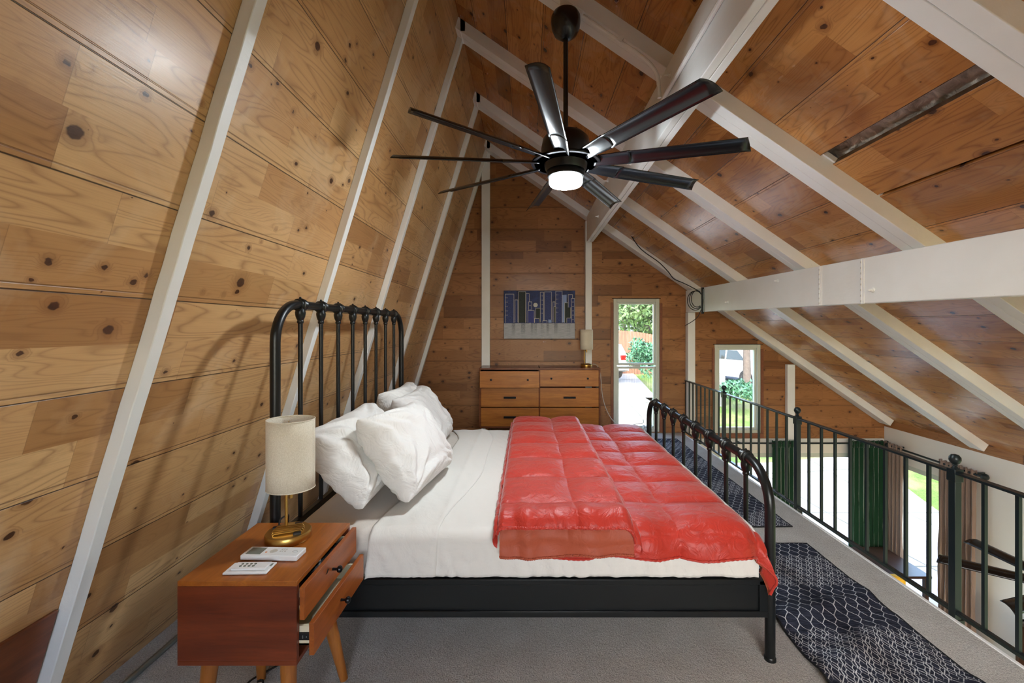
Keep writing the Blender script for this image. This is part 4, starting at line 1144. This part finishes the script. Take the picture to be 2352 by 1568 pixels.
# conduit from the fan box along the rafter and up the ridge beam
c1 = [(.30, 2.37, 3.10), (.45, 2.365, 2.99), (.60, 2.365, 2.89), (.66, 2.365, 2.84), (.70, 2.37, 2.79), (.715, 2.375, 2.73), (.72, 2.38, 2.66)]
tag(MB().tube(cat_rom(c1, 8), .011, 10).build('conduit', 'paint'), 'white painted conduit running from the fan box down the rafter', 'conduit')
tag(MB().tube([(BX0-.014, -2.1, 2.70), (BX0-.014, 2.55, 2.66)], .012, 10).build('conduit', 'paint'), 'white painted conduit along the side of the ridge beam', 'conduit')
mb = MB(); mb.obox((.50, 2.362, 2.965), (.012, 0, -.008), (0, .014, 0), (.01, 0, .014)); tag(mb.build('conduit_clip', 'paint'), 'white painted strap holding the conduit under the rafter', 'clip')

# bolts through the beams
def bolt(p, axis, label):
    mb = MB(); mb.lathe([(.016, 0), (.016, .003), (.011, .004), (.011, .012), (.006, .012), (.006, .034), (1e-5, .035)], p, axis, 8)
    tag(mb.build('bolt', 'paint'), label, 'bolt', 'white painted bolts through the beams')
for (x, y) in ((1540, 172), (1450, 376), (1397, 415), (1375, 497), (1388, 452)):
    Y = BX0/((x-1212)/1000); bolt((BX0-.001, Y, CAMH-(y-750)/1000*Y), (-1, 0, 0), 'white painted bolt sticking out of the ridge beam')
for (x, y) in ((1672, 694), (1787, 645), (2006, 666)):
    Y = 2.10/((x-1212)/1000); bolt((2.099, Y, CAMH-(y-750)/1000*Y), (-1, 0, 0), 'white painted bolt sticking out of the side beam')
# straps on the side beam
for x, y0, y1, lb in ((1883, 613, 701, 'white perforated strap on the side beam, the farther one'), (1979, 595, 697, 'white perforated strap on the side beam, the nearer one')):
    Y = 2.095/((x-1212)/1000); z0 = CAMH-(y1-750)/1000*Y; z1 = CAMH-(y0-750)/1000*Y
    mb = MB(); mb.box(2.090, 2.0995, Y-.003, Y+.003, z0, z1); mb.box(2.094, 2.0995, Y-.018, Y+.0, z0, z1)
    for k in range(8):
        zz = z0+(z1-z0)*(k+.5)/8; mb.box(2.0888, 2.0900, Y-.003, Y+.003, zz-.008, zz+.004, 1)
    tag(mb.build('metal_strap', ['paint', 'grey_cable'], smooth=0), lb, 'strap')
Yb = 2.09/(1614.5-1212)*1000
mb = MB(); mb.box(2.072, 2.099, Yb-.012, Yb+.008, P(0, 720, Yb).z, P(0, 660, Yb).z); mb.box(2.085, 2.099, Yb-.035, Yb+.025, P(0, 716, Yb).z, P(0, 664, Yb).z, 1)
tag(mb.build('beam_bracket', ['black_metal', 'steel'], smooth=0, bev=.001), 'dark metal bracket at the far end of the side beam', 'bracket')
# cables
pts = [P(1408, 462, 5.5), P(1418, 482, 5.5), P(1429, 499, 5.5), P(1437, 518, 5.48), P(1451, 543, 5.48), P(1466, 565, 5.45), P(1482, 580, 5.45), P(1512, 601, 5.42), P(1534, 623, 5.4), P(1548, 640, 5.38), P(1570, 650, 5.3), P(1590, 660, 5.25), P(1604, 668, 5.2), P(1611, 676, 5.18)]
mb = MB(); mb.tube(cat_rom(pts, 8), .006, 8)
tag(mb.build('hanging_cable', 'cable'), 'black cable sagging from the ridge beam to the side beam', 'cable')
mb = MB()
for k in range(3):
    cx_, cy_ = 1597+k*2.0, 690-k*2; rx, ry = 18-k*2.5, 22-k*1.5
    mb.tube([P(cx_+rx*math.cos(a), cy_+ry*math.sin(a), 5.28+.01*k) for a in [2*PI*j/40 for j in range(40)]], .0045, 8, closed=True)
mb.tube(cat_rom([P(1612, 676, 5.18), P(1615, 700, 5.18), P(1608, 716, 5.2), P(1602, 728, 5.22), P(1590, 738, 5.25), P(1573, 748, 5.28)], 8), .0045, 8)
tag(mb.build('coiled_cable', 'cable'), 'coil of black cable hung on the end of the side beam', 'cable')
# conduit on the floor by the leaning wall
tag(MB().tube([(-1.575, .6, .014), (-1.575, 3.6, .014)], .012, 12).build('floor_conduit', 'steel'), 'grey metal conduit lying on the carpet along the leaning wall', 'conduit')
mb = MB(); mb.tube([Vector((-1.02+.05*math.cos(a)*(1-.02*k), 1.62+.05*math.sin(a), .008+.0015*k)) for k, a in enumerate([2*PI*j/14 for j in range(34)])], .004, 6)
mb.tube(cat_rom([(-1.07, 1.62, .01), (-1.1, 1.72, .008), (-1.02, 1.84, .008), (-1.12, 1.95, .01), (-1.3, 2.0, .008)], 8), .004, 6)
tag(mb.build('extension_cable', 'cable'), 'black cord coiled on the carpet under the nightstand', 'cord')

# ------------------------------------------------------------------ curtains and rods in the room below
def curtain(name, p0, p1, z0, z1, folds, amp, mat, label, seed, grp, flare=.0):
    p0, p1 = Vector(p0), Vector(p1); d = (p1-p0); L = d.length; d.normalize(); nrm = Vector((-d.y, d.x, 0))
    n = folds*10; r = thing(name, ((p0+p1)/2).to_tuple()[:2]+(z0,), label, 'curtain', grp)
    def fn(u, v):
        s = (u-.5)*L*(1-flare*(v)); ph = 2*PI*folds*u+.8*fbm((u*3, v*1.5, seed))
        a = amp*(.55+.45*(1-v))*(1+.35*fbm((u*4, v*1.2, seed+3)))
        c = (p0+p1)/2
        return Vector((c.x, c.y, 0))+d*(s+a*.35*math.sin(2*ph))+nrm*(a*math.sin(ph))+Vector((0, 0, z0+(z1-z0)*v+.006*math.sin(ph*2)*(v > .98)))
    mb = MB(); mb.grid(fn, n, 36); mb.build('fabric', mat, r, smooth=180, solid=.004, soff=0)
    mb = MB(); mb.grid(lambda u, v: fn(u, .965+.035*v)+nrm*(.010*math.sin(40*u*folds*.3)), n, 4); mb.build('heading', mat, r, smooth=180, solid=.01, soff=0)
    return r
zr = -.115
Yc = YF-.10
def gx(x): return (x-1212)*Yc/1000
g = 'green velvet curtains on the far rod'
curtain('curtain', (gx(1774), Yc, 0), (gx(1832), Yc, 0), LF+.03, zr+.03, 6, .028, 'green_velvet', 'green velvet curtain gathered at the left side of the lower window', 1., g)
curtain('curtain', (gx(1950), Yc, 0), (gx(2028), Yc, 0), LF+.03, zr+.03, 7, .035, 'green_velvet', 'green velvet curtain gathered in the right corner of the lower window', 3., g)
g = 'taupe velvet curtains on the right wall'
Xc = XR-.10
def gy(x): return Xc/(x-1212)*1000
curtain('curtain', (Xc, gy(2022), 0), (Xc, gy(2074), 0), LF+.03, zr+.03, 6, .03, 'taupe_velvet', 'taupe velvet curtain next to the room corner', 5., g)
curtain('curtain', (Xc, gy(2156), 0), (Xc, gy(2240), 0), LF+.03, zr+.03, 7, .035, 'taupe_velvet', 'taupe velvet curtain behind the nearest railing post', 8., g)
r = thing('curtain_rod', (3.5, Yc, zr), 'black curtain rod across the far wall below the loft', 'curtain rod', 'black curtain rods')
mb = MB(); mb.tube([(gx(1580), Yc, zr), (gx(2030), Yc, zr)], .011, 12); mb.build('rod', 'rail_metal', r)
mb = MB(); mb.ball((gx(2036), Yc, zr), .035, 14); mb.build('finial', 'rail_metal', r)
for x in (1700, 2000): mb = MB(); mb.box(gx(x)-.01, gx(x)+.01, Yc, YF, zr-.01, zr+.01); mb.build('bracket', 'rail_metal', r, smooth=0)
r = thing('curtain_rod', (Xc, 5.0, zr), 'black curtain rod with ball ends on the right wall', 'curtain rod', 'black curtain rods')
mb = MB(); mb.tube([(Xc, 5.62, zr), (Xc, 4.45, zr-.01)], .011, 12); mb.build('rod', 'rail_metal', r)
for y in (5.62, 4.43): mb = MB(); mb.ball((Xc, y, zr-.004), .036, 14); mb.build('finial', 'rail_metal', r)
for y in (5.5, 4.53): mb = MB(); mb.box(Xc, XR, y-.01, y+.01, zr-.01, zr+.01); mb.build('bracket', 'rail_metal', r, smooth=0)

# furniture glimpsed below
r = thing('console_table', (4.3, 5.0, LF), 'dark console table below the loft by the taupe curtain', 'table')
ctz = P(0, 1296, 5.2).z
mb = MB(); mb.box(3.9, 4.60, 4.95, 5.62, ctz-.03, ctz); mb.build('tabletop', 'darkwood', r, smooth=0, bev=.004)
for (x, y) in ((3.94, 4.99), (4.56, 4.99), (3.94, 5.58), (4.56, 5.58)): mb = MB(); mb.box(x-.02, x+.02, y-.02, y+.02, LF, ctz-.03); mb.build('leg', 'darkwood', r, smooth=0)
r = thing('armchair', (4.0, 4.75, LF), 'mustard yellow chair back peeking above the loft edge', 'chair')
q = P(2058, 1328, 4.75)
mb = MB(); mb.box(q.x-.10, q.x+.08, 4.70, 4.80, LF+.42, q.z+.035); mb.build('backrest', 'yellow', r, bev=.03)
mb = MB(); mb.box(q.x-.28, q.x+.22, 4.25, 4.72, LF+.34, LF+.46); mb.build('seat', 'yellow', r, bev=.03)
for (a, c) in ((-.25, 4.3), (.18, 4.3), (-.25, 4.68), (.18, 4.68)): mb = MB(); mb.box(q.x+a-.015, q.x+a+.015, c-.015, c+.015, LF, LF+.34); mb.build('leg', 'darkwood', r, smooth=0)
r = thing('bookcase', (4.5, 3.6, LF), 'dark wooden shelf unit against the right wall at the frame edge', 'shelf')
mb = MB(); bzt = P(0, 1425, 4.05).z
mb.box(4.56, 4.73, 3.1, 4.07, LF, LF+.04); mb.box(4.56, 4.73, 3.1, 4.07, bzt-.03, bzt); mb.box(4.56, 4.73, 4.04, 4.07, LF, bzt); mb.box(4.56, 4.73, 3.1, 3.13, LF, bzt); mb.box(4.56, 4.73, 3.1, 4.07, LF+.6, LF+.63); mb.box(4.71, 4.73, 3.1, 4.07, LF, bzt)
mb.build('carcass', 'darkwood', r, smooth=0)

# ------------------------------------------------------------------ outdoors
GZ = LF-.12
def terrain(x, y):
    a = sst(9, 24, y)*2.0*(1-sst(6.5, 9, x)) + sst(9, 18, y)*1.45*sst(6.5, 9, x)
    return GZ+a
mb = MB(); mb.grid(lambda u, v: Vector((-25+75*u, YF+.16+50*v, terrain(-25+75*u, YF+.16+50*v))), 75, 60)
mb.grid(lambda u, v: Vector((XR+.16+40*u, -8+(YF+8.16)*v, GZ)), 10, 10)
tag(mb.build('lawn', 'grass', smooth=60), 'sunlit patchy green lawn outside the windows', 'lawn', kind='stuff')
def strip(pl, pr, n=40, z=.03):
    m_ = MB()
    def fn(u, v):
        p = Vector(pl[0]).lerp(Vector(pl[1]), v).lerp(Vector(pr[0]).lerp(Vector(pr[1]), v), u); return Vector((p.x, p.y, terrain(p.x, p.y)+z))
    m_.grid(fn, 14, n); return m_
tag(strip(((-1.5, YF+.2, 0), (1.5, 26, 0)), ((5.4, YF+.2, 0), (5.0, 26, 0))).build('driveway', 'concrete'), 'bright concrete driveway seen through the tall window', 'driveway', kind=None)
tag(strip(((5.45, YF+.2, 0), (5.45, 12.2, 0)), ((8.2, YF+.2, 0), (9.6, 12.2, 0)), z=.035).build('garden_path', 'concrete'), 'pale concrete path crossing the lawn', 'path')
tag(strip(((8.4, 17.5, 0), (8.4, 33, 0)), ((40, 17.5, 0), (40, 33, 0)), z=.05).build('street', 'asphalt'), 'grey street behind the lawn', 'street')
# wooden fence
r = thing('wooden_fence', (5, 23, terrain(5, 23)), 'brown plank fence beyond the driveway', 'fence')
def fenceline(nm, a, c, zt0, zt1, zb, lift):
    a, c = Vector(a), Vector(c); n = int((c-a).length/.15); m_ = MB(); d = (c-a).normalized()
    for k in range(n):
        p = a.lerp(c, (k+.5)/n); zt_ = zt0+(zt1-zt0)*(k/n)+lift*math.sin(PI*k/n)
        m_.box(p.x-.07, p.x+.07, p.y-.012, p.y+.012, zb, zt_)
    m_.box(min(a.x, c.x), max(a.x, c.x), a.y+.012, a.y+.05, zb+.4, zb+.5)
    m_.build(nm, 'fence', r, smooth=0)
fenceline('panel', (3.9, 23, 0), (7.3, 23, 0), P(0, 757, 23).z, P(0, 775, 23).z, -.8, .1)
fenceline('panel', (3.8, 21, 0), (6.8, 21, 0), P(0, 787, 21).z, P(0, 787, 21).z, -.9, 0)
def foliage(name, c, rad, mat, n, label, cat, seed, trunk=None, grp=None, ls=.09, sz=1.):
    rnd = random.Random(seed); c = Vector(c); r = thing(name, (c.x, c.y, terrain(c.x, c.y)), label, cat, grp)
    m_ = MB(); blobs = [(c+Vector((rnd.uniform(-1, 1)*rad*.7, rnd.uniform(-1, 1)*rad*.7, rnd.uniform(-1, 1)*rad*.6*sz)), rad*rnd.uniform(.35, .6)) for _ in range(12)]
    for i in range(n):
        bc, br = blobs[i % 12]; d = Vector((rnd.gauss(0, 1), rnd.gauss(0, 1), rnd.gauss(0, 1))).normalized()
        p = bc+d*br*rnd.uniform(.6, 1.05); a = Vector((rnd.gauss(0, 1), rnd.gauss(0, 1), rnd.gauss(0, 1))).normalized(); b2 = a.cross(d).normalized(); s = ls*rnd.uniform(.6, 1.3)
        m_.add([p-a*s, p+b2*s*.45, p+a*s, p-b2*s*.45], [(0, 1, 2, 3)])
    m_.build('foliage', mat, r, smooth=0)
    if trunk:
        m_ = MB(); m_.tube([(c.x, c.y, terrain(c.x, c.y)-.1), (c.x+.1, c.y, c.z-rad*.3), (c.x, c.y, c.z+rad*.3)], [trunk, trunk*.7, trunk*.3], 10); m_.build('trunk', 'bark', r)
    return r
foliage('bush', P(1474, 818, 18), .75, 'bush', 2600, 'rounded green bush in front of the fence', 'bush', 3, ls=.07)
foliage('tree', P(1485, 700, 27), 2.1, 'leaf', 5000, 'leafy green tree rising behind the fence, right one', 'tree', 5, .2, 'trees behind the fence', .16)
foliage('tree', P(1430, 690, 31), 2.0, 'leaf2', 3000, 'pale sparse tree rising behind the fence, left one', 'tree', 6, .2, 'trees behind the fence', .16)
foliage('tree', P(1550, 700, 34), 3.0, 'leaf2', 4000, 'pale tree hidden behind the wall between the two windows', 'tree', 9, .2, None, .2)
foliage('shrub', P(1700, 893, 15.5), .62, 'bush', 1800, 'low green shrub beside the street tree trunk', 'shrub', 8, ls=.07, sz=.3)
mb = MB(); p = P(1716, 880, 18.4); mb.tube([(p.x, p.y, terrain(p.x, p.y)-.1), (p.x-.02, p.y, 0.5), (p.x-.08, p.y, 3.0), (p.x+.3, p.y, 5.5)], [.17, .14, .12, .08], 12)
r = thing('tree', (p.x, p.y, terrain(p.x, p.y)), 'grey tree trunk in front of the parked white car', 'tree'); mb.build('trunk', 'bark', r)
# white tank / bins by the tall window, van rear at the left
def car(c, dirx, L, H, label, name='car', W=1.85):
    c = Vector(c); d = Vector(dirx).normalized(); e = Vector((-d.y, d.x, 0))
    r = thing(name, c, label, 'car')
    prof = [(-.5, .30), (-.5, .52), (-.47, .60), (-.34, .66), (-.20, .98), (-.05, 1.0), (.22, 1.0), (.40, .94), (.475, .66), (.5, .55), (.5, .28), (.40, .22), (-.40, .22)]
    m_ = MB(); ring = []
    for (s_, w) in ((-1, .80), (-.92, 1.), (.92, 1.), (1, .80)):
        ring.append([c+d*(p[0]*L*(1 if abs(s_) < 1 else .99))+e*(s_*W/2*(1-.12*max(0, p[1]-.6)/.4))+Vector((0, 0, p[1]*H)) for p in prof])
    n = len(prof); vs = [q for g_ in ring for q in g_]
    fs = [(i*n+k, i*n+(k+1) % n, (i+1)*n+(k+1) % n, (i+1)*n+k) for i in range(3) for k in range(n)]+[tuple(range(n)), tuple(3*n+k for k in range(n-1, -1, -1))]
    m_.add(vs, fs); m_.build('body', 'car_white', r, smooth=30, bev=.03)
    for s_ in (-1, 1):
        for (a0, a1, tp0, tp1) in ((-.30, -.085, -.20, -.085), (-.065, .16, -.065, .16), (.18, .40, .18, .34)):
            m_ = MB(); off = s_*(W/2+.004)
            m_.add([c+d*a0*L+e*off*.985+Vector((0, 0, .68*H)), c+d*a1*L+e*off*.985+Vector((0, 0, .68*H)), c+d*tp1*L+e*off*.90+Vector((0, 0, .93*H)), c+d*tp0*L+e*off*.90+Vector((0, 0, .93*H))], [(0, 1, 2, 3)])
            m_.build('side_window', 'car_glass', r, smooth=0, solid=.01, soff=0)
        for k in (-.31, .31):
            m_ = MB(); wc = c+d*k*L+e*s_*(W/2-.10)+Vector((0, 0, .35)); m_.lathe([(.20, -.1), (.34, -.1), (.36, -.05), (.36, .05), (.34, .1), (.20, .1)], wc, e, 24)
            wo = m_.build('wheel', 'tyre', r)
            m_ = MB(); m_.lathe([(1e-5, s_*.09), (.06, s_*.095), (.08, s_*.07), (.19, s_*.08), (.225, s_*.10)], wc, e, 20)
            for q_ in range(5): aa = 2*PI*q_/5; v_ = d*math.cos(aa)+Vector((0, 0, math.sin(aa))); m_.obox(wc+v_*.12+e*s_*.09, v_*.10, v_.cross(e)*.02, e*.01)
            m_.build('rim', 'rim', wo)
    m_ = MB(); m_.obox(c+d*L*.49+e*(W*.36)+Vector((0, 0, .62*H)), d*.05, e*.12, (0, 0, .10)); m_.build('tail_lamp', 'red_lamp', r)
    m_ = MB(); m_.obox(c+d*L*.49-e*(W*.36)+Vector((0, 0, .62*H)), d*.05, e*.12, (0, 0, .10)); m_.build('tail_lamp', 'red_lamp', r)
    return r
car((9.75, 20.6, terrain(9.75, 20.6)+.06), (-.42, 1, 0), 4.7, 1.62, 'white hatchback parked on the street seen through the small window')
car((2.75, 20.5, terrain(2.75, 20.5)+.04), (.35, -1, 0), 4.4, 1.6, 'rear of a white car on the driveway seen through the tall window')
for i, x in enumerate((1496, 1506)):
    q = P(x, 850, 14.5); mb = MB(); zb = terrain(q.x, 14.5)
    mb.add([(q.x+a, 14.5+b_, z_) for (a, b_, z_) in ((-.22, -.25, zb), (.22, -.25, zb), (.22, .25, zb), (-.22, .25, zb), (-.28, -.3, zb+1.0), (.28, -.3, zb+1.0), (.28, .3, zb+1.0), (-.28, .3, zb+1.0))], [(0,3,2,1),(4,5,6,7),(0,1,5,4),(1,2,6,5),(2,3,7,6),(3,0,4,7)])
    mb.box(q.x-.3, q.x+.3, 14.17, 14.83, zb+1.0, zb+1.06)
    tag(mb.build('wheelie_bin', simple('bin_grey', lin(130, 138, 134), .6), smooth=0, bev=.02), 'grey wheeled bin on the lawn, %s of the pair' % ('left' if i == 0 else 'right'), 'bin')
    if i == 0: pass
# neighbouring white house and shed
r = thing('neighbour_house', (18, 38, terrain(18, 38)), 'pale sided house across the street behind the parked car', 'house')
mb = MB(); mb.box(9.5, 26, 38, 46, -2, 3.0); mb.build('walls', 'siding', r, smooth=0)
mb = MB(); mb.add([(9, 37.5, 3), (26.5, 37.5, 3), (26.5, 46.5, 3), (9, 46.5, 3), (9, 42, 5.2), (26.5, 42, 5.2)], [(0, 1, 5, 4), (3, 4, 5, 2), (0, 4, 3), (1, 2, 5)]); mb.build('roof', 'asphalt', r, smooth=0)
for x in (12, 15.5, 19): mb = MB(); mb.box(x, x+1.1, 37.95, 38.02, -.4, 1.2); mb.build('window', 'car_glass', r, smooth=0)
q = P(1655, 856, 16.5); mb = MB(); mb.box(q.x-.22, q.x+.14, 16.4, 16.8, terrain(q.x, 16.5)-.02, P(0, 856, 16.5).z)
tag(mb.build('planter_box', 'siding', smooth=0, bev=.01), 'white wooden box on the lawn at the left of the small window', 'box')
mb = MB(); mb.box(10.4, 13.5, 11.3, 11.4, GZ, GZ+2.2); tag(mb.build('side_fence', 'fence', smooth=0), 'brown wooden fence panel seen through the right-hand glazed door', 'fence')

# ------------------------------------------------------------------ light, camera, view
w = bpy.data.worlds.new('World'); bpy.context.scene.world = w; w.use_nodes = True
nt = w.node_tree; nt.nodes.clear()
sky = nt.nodes.new('ShaderNodeTexSky'); sky.sky_type = 'NISHITA'; sky.sun_disc = False; sky.sun_elevation = R(40); sky.sun_rotation = R(200); sky.air_density = 1.0; sky.dust_density = 2.5
bg = nt.nodes.new('ShaderNodeBackground'); out = nt.nodes.new('ShaderNodeOutputWorld')
bg.inputs[1].default_value = 1.3
nt.links.new(sky.outputs[0], bg.inputs[0]); nt.links.new(bg.outputs[0], out.inputs[0])
sl = bpy.data.lights.new('sun', 'SUN'); sl.energy = 4.0; sl.angle = R(1.0); sl.color = (1, .96, .88)
so = bpy.data.objects.new('sun', sl); C.objects.link(so); so.rotation_euler = Vector((.75, .35, -1.0)).to_track_quat('-Z', 'Y').to_euler()

cam = bpy.data.cameras.new('camera'); co = bpy.data.objects.new('camera', cam); C.objects.link(co)
co.location = (0, 0, CAMH); co.rotation_euler = (PI/2, 0, 0)
cam.sensor_width = 36; cam.lens = 1000/2352*36; cam.shift_x = -36/2352; cam.shift_y = -34/2352; cam.clip_start = .02; cam.clip_end = 300
sc = bpy.context.scene; sc.camera = co
vs_ = sc.view_settings; vs_.view_transform = 'Standard'; vs_.look = 'None'; vs_.gamma = 1; vs_.use_curve_mapping = False; vs_.exposure = 0.86
for o in bpy.data.objects:
    if '_o' in o: del o['_o']
